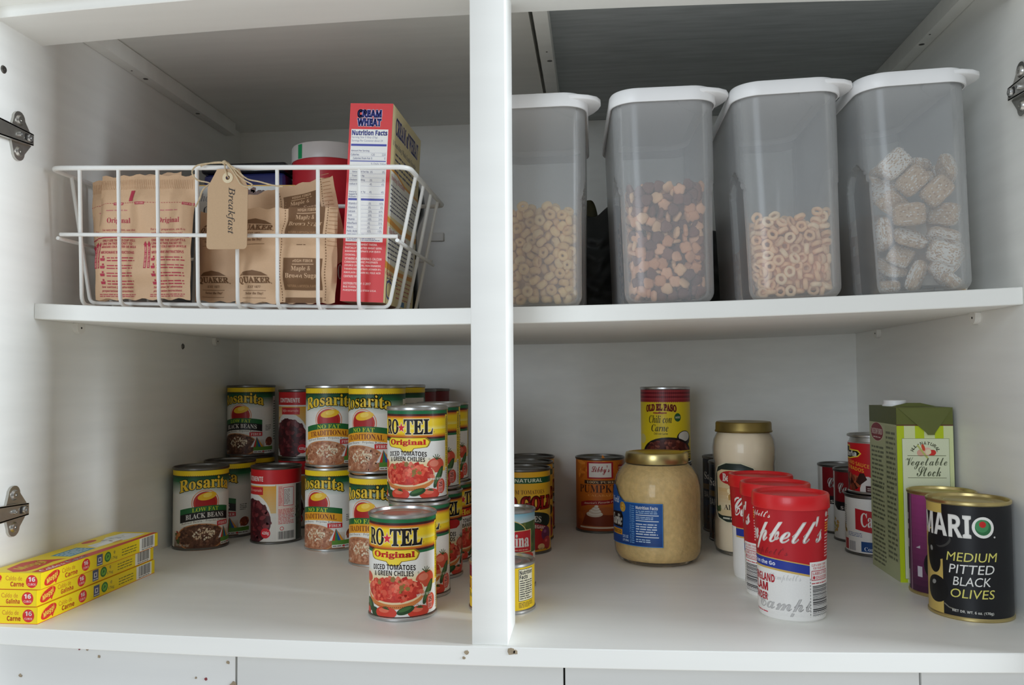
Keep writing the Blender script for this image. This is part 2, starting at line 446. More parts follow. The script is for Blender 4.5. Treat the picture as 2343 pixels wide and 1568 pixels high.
# white panels under the cabinet, with dark seams between them
xs = [-.046, .2612, .5690, .8770, 1.185]
for i in range(4):
    a, b = xs[i]+.0008, xs[i+1]-.0008
    struct(MB().box(a, .03, -.40, b, .045, -.0175, .0012).build('door_%d' % (i+1), mat('white_door_laminate', (216, 216, 213), .45, noise=.03, nscale=14, stretch=(.3, 3, 3))))
struct(MB().box(-.05, .046, -.40, 1.19, .05, -.0175).build('trim_underside', M_DARK))
def spot(x, z, r, y=.0297, seed=1):
    q = random.Random(seed); pts = [(x+r*q.uniform(.6, 1.2)*math.cos(a*pi/4), z+r*q.uniform(.6, 1.2)*math.sin(a*pi/4)) for a in range(8)]
    return pts
m = MB()
for i, (x, z, r) in enumerate([(.113, -.0235, .0012), (.125, -.030, .0016), (.045, -.050, .0018), (.222, -.047, .0012), (.2535, -.032, .0018), (.2585, -.053, .0035), (.395, -.054, .0018)]):
    m.prism(spot(x, z, r, seed=i), .0294, .0299, 'y')
st = m.build('grime', M_STAIN); struct(st); st.name = 'trim_grime'
m = MB()
for i, (x, z, r) in enumerate([(.5245, -.0035, .0032), (.5285, -.0042, .0022), (.4855, -.005, .002), (.483, -.010, .0016)]):
    m.prism(spot(x, z, r, seed=20+i), -.0054, -.0049, 'y')
st = m.build('trim_smudge', M_STAIN); struct(st)
m = MB().prism([(q[0], q[1]) for q in spot(.2318, -.048, .0016, seed=9)], .0294, .0299, 'y').prism(spot(.1050, -.0235, .001, seed=3), .0294, .0299, 'y')
struct(m.build('trim_red_drip', mat('dried_red_sauce', (130, 45, 50), .6, noise=.2)))
# shelf pins
def pin(x, y, z, sgn, label):
    t = thing('shelf_pin', label, 'shelf pin', (x, y, z), (0, 0, 0), 'white plastic shelf pins')
    m = MB()
    m.prism([(.0075*math.cos(a*pi/10)+0, -.0045+.0075*math.sin(a*pi/10)) for a in range(20)], 0, sgn*.006, 'x')
    m.box(min(0, sgn*.0054), -.0074, -.0045, max(0, sgn*.0054), .0074, .0, .0004)
    m.build('body', M_PIN, t)
    m = MB().prism([(.0012*math.cos(a*pi/6), -.0052+.0012*math.sin(a*pi/6)) for a in range(12)], sgn*.0061, sgn*.0063, 'x'); m.build('hole', M_DARK, t)
pin(.0, .176, zs(0)-.0172, 1, 'white plastic shelf pin on the left wall, nearer the front')
pin(.0, .526, zs(0)-.0172, 1, 'white plastic shelf pin on the left wall, nearer the back corner')
pin(W, .198, zs(1)-.0172, -1, 'white plastic shelf pin on the right wall, nearer the front')
pin(W, .508, zs(1)-.0172, -1, 'white plastic shelf pin on the right wall, nearer the back corner')
def wallscrew(y, z, r, label, name='screw'):
    m = MB(); m.lathe([(0, .0004), (r*.3, .0006), (r*.35, .0012), (r*.8, .0012), (r, .0002), (r, -.001)], 20)
    o = m.build(name, M_DSTEEL); o.location = (0, y, z); o.rotation_euler = (0, pi/2, 0); tag(o, label, 'screw')
wallscrew(.0486, .5528, .0042, 'grey metal screw head on left wall above the upper hinge')
wallscrew(.4255, .2832, .0042, 'grey metal screw set in left wall below the middle shelf')
# hinges
def hinge(x, y, z, sgn, label, flip=1):
    t = thing('cabinet_hinge', label, 'hinge', (x, y, z), (0, 0, 0), 'nickel cabinet hinges')
    w, h = .0135, .026
    pts = []
    for k in range(9): a = pi*k/8; pts.append((.0085*math.cos(a), h-.0085+.0085*math.sin(a)))
    pts += [(-w*1.05, 0)]
    for k in range(9): a = pi+pi*k/8; pts.append((.0085*math.cos(a), -h+.0085+.0085*math.sin(a)))
    pts += [(w*1.35, -.006), (w*1.35, .006)]
    m = MB().prism(pts, 0, sgn*.003, 'x'); m.build('mounting_plate', M_NICKEL, t)
    for s in (1, -1):
        m = MB().lathe([(0, .0005), (.0016, .0008), (.0018, .0022), (.0042, .0022), (.0055, .0005), (.0058, -.0002)], 20)
        o = m.build('screw', M_NICKEL, t); o.location = (sgn*.003, 0, s*.0165); o.rotation_euler = (0, sgn*pi/2, 0)
    m = MB()
    arm = [(-.001, .0075), (.016, .0060), (.016, -.0062), (-.001, -.0078), (-.06, -.0095), (-.06, .0095)]
    m.prism([(p[0], p[1]) for p in arm], sgn*.006, sgn*.0075, 'x')
    m.prism([(-.06, .0095), (-.06, .0083), (.016, .0048), (.016, .006)], sgn*.003, sgn*.0075, 'x')
    m.prism([(-.06, -.0083), (-.06, -.0095), (.016, -.0062), (.016, -.005)], sgn*.003, sgn*.0075, 'x')
    m.build('arm', M_NICKEL, t)
    for yy, rr in ((.0085, .0040), (-.006, .0028)):
        m = MB().lathe([(0, .0012), (rr*.4, .0016), (rr*.45, .0028), (rr*.85, .0028), (rr, .0010), (rr, -.0005)], 20)
        o = m.build('adjusting_screw', M_STEEL, t); o.location = (sgn*.0075, yy, 0); o.rotation_euler = (0, sgn*pi/2, 0)
    m = MB().prism([(.0145*1+.0, .0028), (.0115, .0040), (.0035, .0040), (.002, .002), (.002, -.003), (.012, -.0042), (.0145, -.003)], sgn*.00752, sgn*.0077, 'x'); m.build('slot', M_DARK, t)
hinge(0, .0700, .4900, 1, 'nickel hinge on left wall, upper one beside the wire basket')
hinge(0, .0735, .1000, 1, 'nickel hinge on left wall, lower one above the yellow boxes')
hinge(W, .0880, .5046, -1, 'nickel hinge on right wall, half cut by the photo edge')
# ------------------------------------------------------------------ printed labels
WHT, BLK, RED, YEL, GRN, CREAM = (238, 236, 230), (22, 22, 22), (206, 30, 38), (246, 212, 30), (28, 100, 60), (236, 224, 190)
def lab_rosarita(kind):
    c = CV(); H = 105.0; Wd = 58
    c.rect(-116, 0, 116, H, (232, 230, 224))
    c.grad(-116, H-32, 116, H-14, (226, 228, 222), (36, 108, 66), 12); c.grad(-116, H-15, 116, H-6, (36, 108, 66), (14, 42, 26), 8)
    c.rect(-116, H-7, 116, H, YEL)
    for k in range(-38, 38): c.poly([(k*3, H-7), (k*3+1.5, H-7), (k*3+.75, H-5.8)], (214, 120, 30))
    c.ell(0, 61, 16.5, 15.5, (196, 52, 40)); c.ell(0, 60, 14, 13.5, (172, 28, 30))
    c.ring(0, 61, 19, 18, 1.2, (224, 150, 110)); c.ell(2, 70, 13, 5.2, (240, 190, 40), .18); c.ell(2.5, 71.5, 6, 3, (250, 214, 90), .18)
    w = lambda x, y: (x, y-.0042*(x-4)**2+2.5)
    c.T('Rosarita', -37, 79, 38, 95, (246, 206, 60), 'serif', .014, (20, 48, 28), .04, w)
    sl = lambda x, y: (x, y+.03*x)
    b1, b2 = ((36, 104, 56), (32, 28, 28)) if kind == 'black' else ((34, 104, 52), (238, 166, 40))
    wv = lambda x, y: (x, y-.0035*x*x+.03*x)
    c.poly([wv(x, 57) for x in range(-36, 40, 6)]+[wv(x, 49) for x in range(36, -40, -6)], b1)
    c.poly([wv(x, 49.5) for x in range(-36, 40, 6)]+[wv(x, 38.5) for x in range(36, -40, -6)], b2)
    if kind == 'black':
        c.T('LOW FAT', -18, 50, 18, 55.5, (190, 206, 50), 'serif', 0, warp=wv); c.T('BLACK BEANS', -27, 41, 27, 47.8, (236, 234, 228), 'serif', warp=wv)
    else:
        c.T('NO FAT', -16, 50, 16, 55.5, (200, 212, 50), 'serif', 0, warp=wv); c.T('TRADITIONAL', -28, 40.5, 28, 47.5, (120, 40, 30), 'serif', warp=wv)
    c.poly([wv(x, 38.5) for x in range(-36, 40, 6)]+[wv(x, 33.5) for x in range(36, -40, -6)], (240, 238, 230))
    c.T('Refried Beans · Frijoles Refritos', -33, 34.5, 33, 38.2, (96, 80, 70), warp=wv)
    bowl, bean = ((120, 74, 48), [(96, 62, 46), (112, 74, 56), (80, 50, 38), (134, 92, 70)]) if kind == 'black' else ((176, 104, 62), [(176, 116, 84), (196, 138, 104), (158, 96, 66), (206, 156, 124)])
    c.grad(-50, 0, 40, 22, (150, 96, 66) if kind != 'black' else (112, 78, 58), (224, 214, 200), 10)
    c.ell(-6, 14, 35, 19, bowl); c.ring(-6, 14, 35, 19, 1.6, (202, 138, 88)); c.ell(-6, 15, 32.5, 16.5, bean[0])
    ins = lambda x, y: ((x+6)/32)**2+((y-15)/16.5)**2 < 1 and y > 1
    c.blobs(-6, 15, 32, 16, 240, 2.3, bean, 3, clip=ins); c.blobs(-3, 19, 16, 8, 70, 1.5, [(232, 214, 184), (210, 180, 146), (240, 228, 204)], 5, clip=ins)
    c.blobs(-40, 14, 5, 9, 10, 4, [(160, 60, 40), (70, 92, 44), (190, 120, 60)], 8)
    c.rect(16, 28, 36, 34.5, RED); c.T('FIBER', 18, 29.3, 34.5, 33, (246, 230, 226), 'serif')
    for k, col in enumerate([(236, 236, 236), (206, 60, 40), (60, 130, 70), (40, 90, 160), (220, 150, 50)]):
        c.poly([(27, 27), (18+k*4, 11), (22+k*4, 11)], col)
    c.rect(22, 5, 58, 11, (92, 140, 56)); c.rect(22, 1.5, 58, 5.2, (226, 226, 220)); c.small(23, 2.2, 57, 4.6, 1, (90, 80, 70), 3); c.ell(38, 3.4, 1.6, 1.3, RED)
    c.small(42, 36, 54, 46, 4, (110, 110, 106), 4); c.ell(50, 19, 8, 7, (130, 60, 40)); c.blobs(50, 19, 7, 6, 12, 3, [(150, 70, 50), (110, 50, 36), (190, 110, 70)], 2)
    c.rect(60, 2, 110, H-14, (236, 234, 228)); c.small(62, 20, 108, H-20, 16, (90, 110, 96), 5); c.rect(-110, 2, -62, H-14, (30, 70, 46)); c.small(-108, 10, -64, H-20, 18, (220, 224, 214), 6)
    c.T('NET WT 16 OZ', -44, 2, -22, 4.8, (206, 196, 180), 'bold')
    return c
def lab_kidney():
    c = CV(); H = 102
    c.rect(-112, 0, 112, H, (232, 228, 220)); c.rect(-70, 0, 0, 82, (226, 222, 214))
    c.grad(-70, 40, 0, 80, (222, 190, 130), (236, 168, 46), 10); c.grad(-70, 62, -36, 80, (240, 214, 170), (236, 168, 46), 8)
    c.ell(-38, 34, 31, 34, (236, 232, 226)); c.ell(-38, 28, 31, 31, (70, 22, 28))
    ins = lambda x, y: ((x+38)/30)**2+((y-28)/30)**2 < 1 and y > 1
    c.blobs(-38, 28, 30, 30, 120, 4.6, [(84, 26, 34), (104, 34, 40), (66, 20, 28), (122, 50, 54)], 3, .65, clip=ins)
    c.rect(-112, 81, 112, H, (204, 34, 40)); c.rect(-70, 78.5, -1, 80.5, (240, 236, 228))
    c.rect(-52, 66, -19, 77, (206, 44, 46)); c.T('feijão encarnado', -50, 69, -21, 74.5, (244, 196, 180))
    c.T('CONTINENTE', -58, 85, -19, 92, (244, 238, 232), 'bold', .01)
    c.ell(-15, 12, 7.2, 7.2, (214, 36, 48)); c.T('420g', -20, 9, -10, 14.5, (248, 240, 236), 'bold')
    c.rect(2, 38, 30, 80, (238, 214, 202)); c.rect(10, 50, 26, 76, (236, 232, 226)); c.small(3, 50, 9, 78, 14, (214, 80, 76), 2)
    c.small(11, 52, 20, 74, 12, (150, 120, 112), 3); c.frame(10, 50, 26, 76, .8, (210, 60, 60)); c.small(3, 24, 28, 46, 11, (214, 84, 80), 4)
    c.ring(8, 18, 2.8, 2.8, .8, RED); c.bars(3, 3, 28, 14, 4)
    c.rect(31, 0, 112, 80, (64, 74, 62)); c.blobs(60, 40, 28, 38, 60, 4, [(80, 92, 74), (54, 60, 50), (96, 100, 86)], 6); c.small(70, 10, 108, 70, 14, (150, 150, 136), 7)
    return c
def lab_rotel(kind='orig'):
    c = CV(); H = 95.0
    c.rect(-104, 0, 104, H, (240, 238, 232))
    G, BR, OR, Y2 = (22, 110, 66), (66, 26, 22), (214, 74, 30), (250, 216, 30)
    def band(y0, y1, col): c.rect(-104, y0, 104, y1, col)
    band(H-4.5, H, G); band(H-6.8, H-4.5, BR); c.grad(-104, H-11, 104, H-6.8, Y2, (196, 40, 28), 6); band(66+4, H-11, Y2); c.grad(-104, 74, 104, 78, (250, 236, 130), Y2, 4)
    c.grad(-104, 65.5, 104, 70, (196, 40, 28), Y2, 6); band(63.5, 65.5, BR); band(61, 63.5, G)
    # slab lettering
    def slab(t, x0, x1):
        c.T(t, x0, 69, x1, 84.5, BLK, 'serif', .02, (244, 232, 200), .03)
    slab('RO', -33, -13); slab('TEL', -6, 26)
    st = [(4.6*(1 if k % 2 == 0 else .42)*math.sin(k*pi/5)-9.2, 75.6+5.2*(1 if k % 2 == 0 else .42)*math.cos(k*pi/5)) for k in range(10)]
    c.poly([(-9.2+(x+9.2)*1.25, 75.6+(y-75.6)*1.25) for x, y in st], (244, 226, 200)); c.poly(st, (220, 44, 54))
    c.ring(28, 71, .8, .8, .25, BLK)
    c.grad(-60, 28, 60, 44, (246, 206, 70), (240, 236, 222), 10)
    if kind == 'orig':
        sh = [(-27, 64), (-24, 66), (17, 66), (20, 64), (22, 62), (20, 58), (18, 56.5), (5, 55.5), (2, 52), (-7, 52), (-10, 55.5), (-24, 56.5), (-27, 58), (-29, 62)]
        sh = [(x, y-1.5) for x, y in sh]
        c.poly([(-3.5+(x+3.5)*1.07, 58+(y-58)*1.16) for x, y in sh], (150, 120, 20)); c.poly(sh, (252, 222, 60)); c.T('Original', -25, 56, 18, 63, (206, 36, 32), 'serif', .03)
        cap = ('DICED TOMATOES', '& GREEN CHILIES')
    else:
        c.poly([(-34, 54), (-34, 64), (20, 64), (27, 61), (27, 57), (20, 54)], (204, 32, 32)); c.T('Hot', -14, 56, 8, 62.5, (250, 220, 70), 'serif', .02)
        cap = ('DICED TOMATOES', '& HABANEROS')
    wv = lambda x, y: (x, y-.003*(x+4)**2)
    c.T(cap[0], -27, 46, 19, 51, (46, 34, 28), 'bold', .01, warp=wv); c.T(cap[1], -25, 40.2, 17, 45, (46, 34, 28), 'bold', .01, warp=wv)
    c.ring(22, 42, .9, .9, .3, BLK)
    tom = [(214, 62, 46), (226, 84, 62), (196, 44, 36), (232, 110, 84)]
    c.ell(31, 35, 12, 8, (214, 84, 60)); c.ell(28, 37, 6, 3.5, (232, 130, 104))
    for a in (-.9, -.3, .3, .9, 1.5): c.line([(31, 41), (31+6*math.sin(a), 41+5*math.cos(a)+1)], .9, (56, 84, 40))
    c.ell(-36, 36, 7, 5, (214, 84, 60))
    c.ell(-4, 22, 33, 14, (216, 130, 66)); c.ell(-4, 25.5, 33, 13, (240, 214, 170)); c.ell(-4, 26, 31, 11.5, (200, 50, 38))
    ins = lambda x, y: ((x+4)/30.5)**2+((y-26.3)/11.3)**2 < 1
    c.blobs(-4, 26, 30, 11.5, 120, 3.1, tom, 4, .85, 5, clip=ins); c.blobs(-4, 30, 25, 7, 55, 2.6, [(232, 96, 72), (240, 124, 96), (216, 70, 52), (150, 120, 60)], 6, .85, 5, clip=ins)
    for k in range(-13, 14): c.rect(-4+k*1.9, 9.6+.010*k*k, -3+k*1.9, 10.4+.010*k*k, (150, 74, 36))
    gl, gd = (70, 112, 60), (40, 74, 40)
    c.ell(34, 22, 13, 4.0, gd, 1.05); c.ell(33.4, 23, 10, 2.2, gl, 1.05)
    c.ell(-34, 10, 8, 5.5, gd, -.5); c.ell(-35, 11, 5, 3, gl, -.5); c.ell(-24, 4, 7, 4.5, gd, -.2)
    for x, y, r in ((-11, 4.5, 11.5), (23, 4.5, 12), (-40, 3, 7)):
        c.ell(x, y, r, 6.0, (216, 66, 46)); c.ell(x-2, y+2.2, r*.5, 2.2, (234, 118, 90))
        for a in (-1, -.4, .2, .8, 1.4): c.line([(x, y+4), (x+4*math.sin(a), y+4+3.4*math.cos(a)-1)], 1, (50, 84, 40))
    c.ell(9, 7, 9, 3.6, gd, .3); c.ell(8.5, 8, 6.5, 1.8, gl, .3); c.ell(38, 12, 7, 8, (220, 80, 58))
    c.rect(-104, 0, 104, .9, (60, 40, 30))
    c.T('NET WT 10 OZ', 20, 19, 38, 21.5, (246, 240, 232), 'bold'); c.rect(33.5, 5.5, 40.5, 18, (238, 150, 140)); c.T('25', 34.5, 11.5, 39.6, 16.5, (70, 30, 26), 'bold'); c.small(34.5, 6.5, 39.6, 10, 3, (150, 60, 56), 3)
    c.rect(47, 32, 53, H-6, Y2); c.VT('TOMATOES CHILIES SALT SPICES', 48.2, 33, 51.8, H-8, (70, 56, 20), 'bold'); c.rect(47, 1, 53, 31, (238, 236, 230)); c.small(48, 3, 52, 30, 14, (120, 110, 100), 5)
    c.rect(53, 0, 104, H, (246, 214, 44)); c.small(56, 34, 100, 62, 9, (80, 66, 30), 7); c.small(56, 22, 100, 32, 3, (206, 60, 40), 8); c.small(56, 4, 100, 20, 5, (80, 66, 30), 9); c.T('RO', 56, 69, 76, 84, BLK, 'serif', .02)
    return c
def lab_olives():
    c = CV(); H = 106
    GO = (206, 178, 96)
    c.rect(-119, 0, 119, H, (17, 18, 22)); c.rect(-119, 0, -60, H, (40, 38, 34)); c.small(-116, 8, -64, H-8, 20, (170, 160, 130), 3)
    c.rect(-58, 0, -24.6, H, GO)
    c.poly([(-70, 96), (-20, 96), (-20, 80), (-70, 80)], (17, 18, 22)); c.ell(-31, 66, 18, 15, (17, 18, 22)); c.ell(-24, 69, 9, 5, (62, 62, 60), .5); c.ell(-25.5, 70.5, 9, 5, (17, 18, 22), .5)
    for x, y, a, b, r in ((-37, 53, 9.5, 16, .25), (-33, 22, 14, 13, .2)):
        c.ell(x, y, a, b, (14, 14, 16), r); c.ell(x-a*.25, y+b*.45, a*.22, b*.16, (150, 150, 146), .4)
    c.line([(-24, 10), (-19, 7), (-13, 6)], 1.2, (120, 116, 104))
    c.T('MARI', -52, 75, 2, 96, WHT, 'bold', .012)
    c.ell(12.5, 85.5, 9.8, 10, WHT); c.ell(12.5, 85.5, 7.2, 7.4, (44, 110, 66)); c.ell(11.5, 87, 6, 6, (70, 140, 90)); c.ell(12, 88.4, 3, 3, (196, 40, 36)); c.ell(22.8, 76.5, .9, .9, (200, 200, 196))
    for t, x0, x1, y, col in (('MEDIUM', -20.6, 25, 52.5, (222, 214, 110)), ('PITTED', -18.5, 22.5, 41, WHT), ('BLACK', -15, 19, 29.5, WHT), ('OLIVES', -18, 22, 18, (222, 214, 110))):
        c.T(t, x0, y, x1-1.5, y+8.4, col, 'sans', -.006, shear=.16, warp=lambda x, y: (x, y+.035*x))
    c.T('NET DR. WT. 6 oz. (170g)', -16, 3.2, 20, 6.4, (214, 212, 204), 'bold')
    return c
def lab_purple():
    c = CV(); H = 106
    c.rect(-110, 0, 110, H, (90, 36, 74)); c.grad(-32, 0, 110, H, (60, 26, 52), (158, 66, 124), 16); c.rect(-110, 0, -38, H, (44, 18, 40)); c.rect(-34.5, 0, -33.6, H, (170, 150, 160)); c.rect(-37.5, 0, -36.8, H, (120, 90, 112))
    for y, h in ((74, 7), (63, 6), (44, 9), (4, 16)): c.rect(-48, y, -40, y+h, (188, 176, 184))
    c.T('large', -8, 92, 8, 98, (214, 190, 206), 'bold'); c.ell(6, 30, 22, 20, (20, 16, 22)); c.ell(0, 40, 4, 3, (150, 140, 150)); c.rect(-24, 16, -18, 27, (196, 190, 196))
    c.poly([(-26, 46), (-20, 49), (-20, 46)], (190, 186, 190))
    return c
def lab_chili():
    c = CV(); H = 103; Y2 = (240, 212, 36)
    c.rect(-114, 0, 114, H, Y2); c.rect(-114, 85, 114, H, (150, 34, 44))
    for k in range(-40, 41): c.rect(k*2.85, 86, k*2.85+1, H, (104, 20, 34))
    for k in range(6): c.rect(-114, 86+k*2.8, 114, 87+k*2.8, (188, 70, 74) if k % 2 else (100, 20, 32))
    c.poly([(k*1.5-114, 84+(k % 2)*1.8) for k in range(153)]+[(114, 88), (-114, 88)], (150, 34, 44))
    w = lambda x, y: (x, y-.004*(x+7)**2)
    c.T('OLD EL PASO', -30, 73, 16, 82, (150, 42, 34), 'serif', .05, (236, 196, 90), .03, w)
    c.rect(-18, 68.5, 2, 70.2, (160, 60, 40)); c.poly([(-14, 68.2), (-8, 71.5), (-2, 68.2)], (170, 70, 46))
    c.T('Chili con', -25, 55, 9, 66, (40, 34, 22), 'ital', -.01); c.T('Carne', -21, 43, 4, 53, (40, 34, 22), 'ital', -.01); c.T('Chili con Carne', -17, 38.5, 3, 41.5, (60, 46, 24), 'bold')
    c.ell(18, 63, 5.2, 6, (40, 92, 50)); c.T('mild', 14.5, 61.5, 21.5, 65, (226, 226, 200), 'bold')
    c.ell(30, 33, 14, 11, (40, 36, 32)); c.ell(30, 36, 11, 7, (226, 220, 208)); c.ell(4, 8, 43, 27, (30, 24, 22)); c.ell(4, 10, 38, 22, (92, 40, 30))
    ins = lambda x, y: ((x-4)/37)**2+((y-10)/21)**2 < 1 and y > 1
    c.blobs(4, 10, 37, 21, 170, 3, [(104, 42, 32), (128, 58, 44), (78, 30, 26), (150, 84, 66)], 3, clip=ins)
    c.rect(8, 4, 50, 16, (226, 200, 60)); c.small(10, 5, 48, 15, 3, (90, 70, 20), 4); c.ell(-40, 32, 8, 7, (220, 206, 120))
    return c
def lab_plain(base, top=None):
    c = CV(); c.rect(-114, 0, 114, 105, base)
    if top: c.rect(-114, 80, 114, 105, top)
    c.small(-40, 20, 40, 70, 10, tuple(int(v*.6) for v in base), 3)
    return c
def lab_pumpkin():
    c = CV(); H = 105; OR = (206, 112, 34)
    c.rect(-118, 0, 118, H, OR); c.grad(-118, 0, 118, 50, (150, 66, 26), OR, 12)
    c.blobs(0, 92, 60, 14, 26, 9, [(216, 124, 44), (196, 100, 30), (222, 136, 52)], 4, .3)
    c.poly([(-21, 78), (20, 78), (20, 103), (-21, 103)], (176, 28, 40)); c.poly([(-18, 80), (17, 80), (17, 101), (-18, 101)], (236, 226, 216)); c.T("Libby's", -14, 84, 14, 98, (176, 30, 42), 'script', .01)
    c.rect(-26, 70, 26, 75.5, (60, 34, 22)); c.T('100% PURE', -22, 71, 22, 74.6, (222, 190, 140), 'serif')
    c.T('PUMPKIN', -36, 57, 34, 68.5, (74, 36, 24), 'serif'); c.T('CALABAZA', -20, 51.5, 22, 54.6, (230, 160, 80), 'serif')
    c.poly([(-34, 42), (-20, 45), (10, 46), (40, 52), (40, 45), (10, 39.5), (-20, 38.5), (-34, 35)], (160, 34, 34)); c.T("America's Favorite Pumpkin", -28, 40.5, 36, 44, (240, 214, 190), 'ital', warp=lambda x, y: (x, y+.06*x))
    c.poly([(-36, 18), (-30, 30), (10, 36), (46, 28), (40, 4), (-20, 4)], (176, 92, 44)); c.poly([(-32, 8), (-24, 26), (40, 22), (38, 6)], (122, 50, 24)); c.rect(-36, 3.5, 40, 6, (226, 206, 180))
    for x, y, a, b in ((-10, 25, 13, 4.5), (-9, 29, 9.5, 4), (-8, 32.5, 6, 3.2), (-7, 36, 3, 2.6)): c.ell(x, y, a, b, (222, 206, 184)); c.ell(x+1, y+1, a*.8, b*.6, (240, 230, 214))
    c.ell(-36, 22, 7, 6, (190, 100, 40)); c.rect(30, 76, 60, 98, (170, 50, 40)); c.small(31, 78, 58, 96, 6, (230, 200, 170), 5)
    return c
def lab_tomato():
    c = CV(); H = 106; Y2 = (236, 176, 36)
    c.rect(-118, 0, 118, H, Y2); c.grad(-60, 40, 60, 90, (236, 190, 70), Y2, 6); c.rect(-118, 90, 60, 98, (30, 84, 50)); c.T('100% NATURAL', -36, 91.7, 26, 96.4, (226, 228, 200), 'bold')
    c.T('PREMIUM TOMATOES', -38, 76, 30, 81.5, (120, 70, 30), 'serif')
    c.T('RED GOLD', -48, 56, 47, 72, (198, 40, 32), 'serif', .04, (70, 30, 20), .045)
    c.ell(0, 40, 46, 13, (34, 42, 34)); c.T('TOMATOES', -30, 40, 24, 48, (228, 226, 214), 'serif', warp=lambda x, y: (x, y-.004*x*x)); c.poly([(-10, 37), (12, 38.5), (38, 31), (40, 25), (14, 31), (-10, 31)], (150, 30, 44)); c.T('OREGANO', 6, 31.5, 32, 36, (236, 214, 200), 'bold', warp=lambda x, y: (x, y-.012*(x-6)**1.8 if x > 6 else y))
    for x, y, r, k in ((14, 16, 15, (180, 30, 34)), (34, 22, 10, (110, 40, 80)), (36, 10, 9, (190, 50, 50)), (-24, 16, 16, (190, 36, 36))): c.ell(x, y, r, r*.95, k); c.ell(x-r*.3, y+r*.35, r*.3, r*.22, tuple(min(255, v+46) for v in k))
    c.ell(24, 6, 6, 4, (230, 190, 130)); c.T('NET WT 14.5 OZ (411g)', 2, 1.2, 36, 4.4, (90, 60, 20), 'bold')
    c.rect(52, 2, 114, 88, (214, 140, 34)); c.small(54, 10, 110, 84, 14, (130, 80, 30), 4)
    return c
def lab_paste():
    c = CV(); H = 80
    c.rect(-84, 0, 84, H, (226, 220, 206)); c.grad(-84, 66, 84, H, (228, 232, 230), (120, 186, 206), 10)
    c.poly([(-84, 67), (-40, 70), (0, 68), (30, 71), (84, 67), (84, 34), (-84, 34)], (70, 96, 44)); c.blobs(0, 56, 80, 12, 90, 3.4, [(84, 110, 50), (58, 80, 40), (110, 120, 60)], 4)
    c.ell(-8, 58, 26, 15.5, (214, 190, 120)); c.ell(-8, 58, 25, 14.5, (24, 76, 50)); c.blobs(-16, 66, 9, 3, 5, 5, [(200, 40, 36), (216, 60, 44)], 2)
    c.poly([(-42, 37), (-42, 59), (25, 62), (25, 37)], (222, 200, 140)); c.poly([(-41, 38), (-41, 58), (24, 61), (24, 38)], (196, 30, 40)); c.T('Contadina', -36, 43, 21, 57, (244, 238, 230), 'serif', .02); c.small(-20, 39, 20, 41, 1, (230, 170, 150), 3)
    c.rect(-84, 0, 84, 36, (222, 214, 200)); c.ell(18, 32, 12, 5, (206, 60, 40)); c.T('TOMATO PASTE', -30, 12, 20, 24, (190, 36, 40), 'bold')
    return c
def lab_chiles():
    c = CV(); H = 42; Y2 = (248, 208, 12)
    c.rect(-104, 0, 104, H, Y2); c.rect(-70, 30, 9, H, (150, 34, 60))
    for k in range(30): c.rect(-70+k*2.65, 30, -69+k*2.65, H, (110, 20, 40))
    for k in range(4): c.rect(-70, 31+k*3, 9, 32+k*3, (110, 20, 40))
    c.T('OLD EL PASO', -60, 18, -16, 28, (160, 40, 34), 'serif', .04); c.T('Chopped', -54, 8, -24, 16, (40, 60, 30), 'ital')
    c.line([(2, 10), (4, 8), (4.5, 5), (2, 3), (0, 1)], 1, (50, 90, 40)); c.ell(-3, 7, 6, 2.4, (60, 110, 50), .6)
    c.rect(13, 8.5, 34, 40, BLK); c.rect(13.5, 9, 33.5, 39.5, (236, 230, 200)); c.T('Nutrition', 14.3, 34.5, 32.5, 38.8, BLK, 'bold', .02); c.T('Facts', 14.3, 30.2, 25, 34, BLK, 'bold', .02); c.small(14.5, 10, 32.5, 29.5, 9, (60, 56, 50), 3); c.small(13, 2, 34, 7.5, 4, (90, 70, 20), 5)
    return c
def lab_beans():
    c = CV(); H = 106
    c.rect(-118, 0, 118, H, (26, 28, 38)); c.rect(-60, 84, 60, 100, (20, 20, 22)); c.T('Safeway', -34, 72, 30, 86, (214, 208, 198), 'serif'); c.rect(-60, 60, 60, 68, (110, 84, 40)); c.T('BAKED BEANS', -34, 48, 30, 57, (170, 166, 158), 'bold')
    c.rect(-60, 30, 60, 44, (36, 44, 70)); c.blobs(0, 18, 50, 18, 90, 5, [(70, 44, 32), (88, 58, 40), (54, 36, 28)], 4); return c
def lab_soupcan():
    c = CV(); H = 95
    c.rect(-104, 0, 104, H, (226, 222, 216)); c.rect(-44, 48, 104, H, (128, 22, 28)); c.rect(-104, 48, -50, H, (214, 210, 204)); c.bars(-96, 20, -60, 40, 3); c.T("Campbell's", -34, 62, 30, 84, (236, 232, 226), 'script', .02, warp=lambda x, y: (x, y+.12*x))
    c.poly([(-44, 46), (-36, 40), (104, 40), (104, 52), (-44, 52)], (30, 28, 30)); c.T('SPLIT PEA', -30, 41.5, 24, 46, (200, 190, 180), 'bold'); c.blobs(-44, 18, 10, 10, 24, 3, [(180, 170, 80), (200, 150, 70)], 2); c.T('SOUP', -14, 20, 16, 32, (150, 30, 34), 'serif'); return c
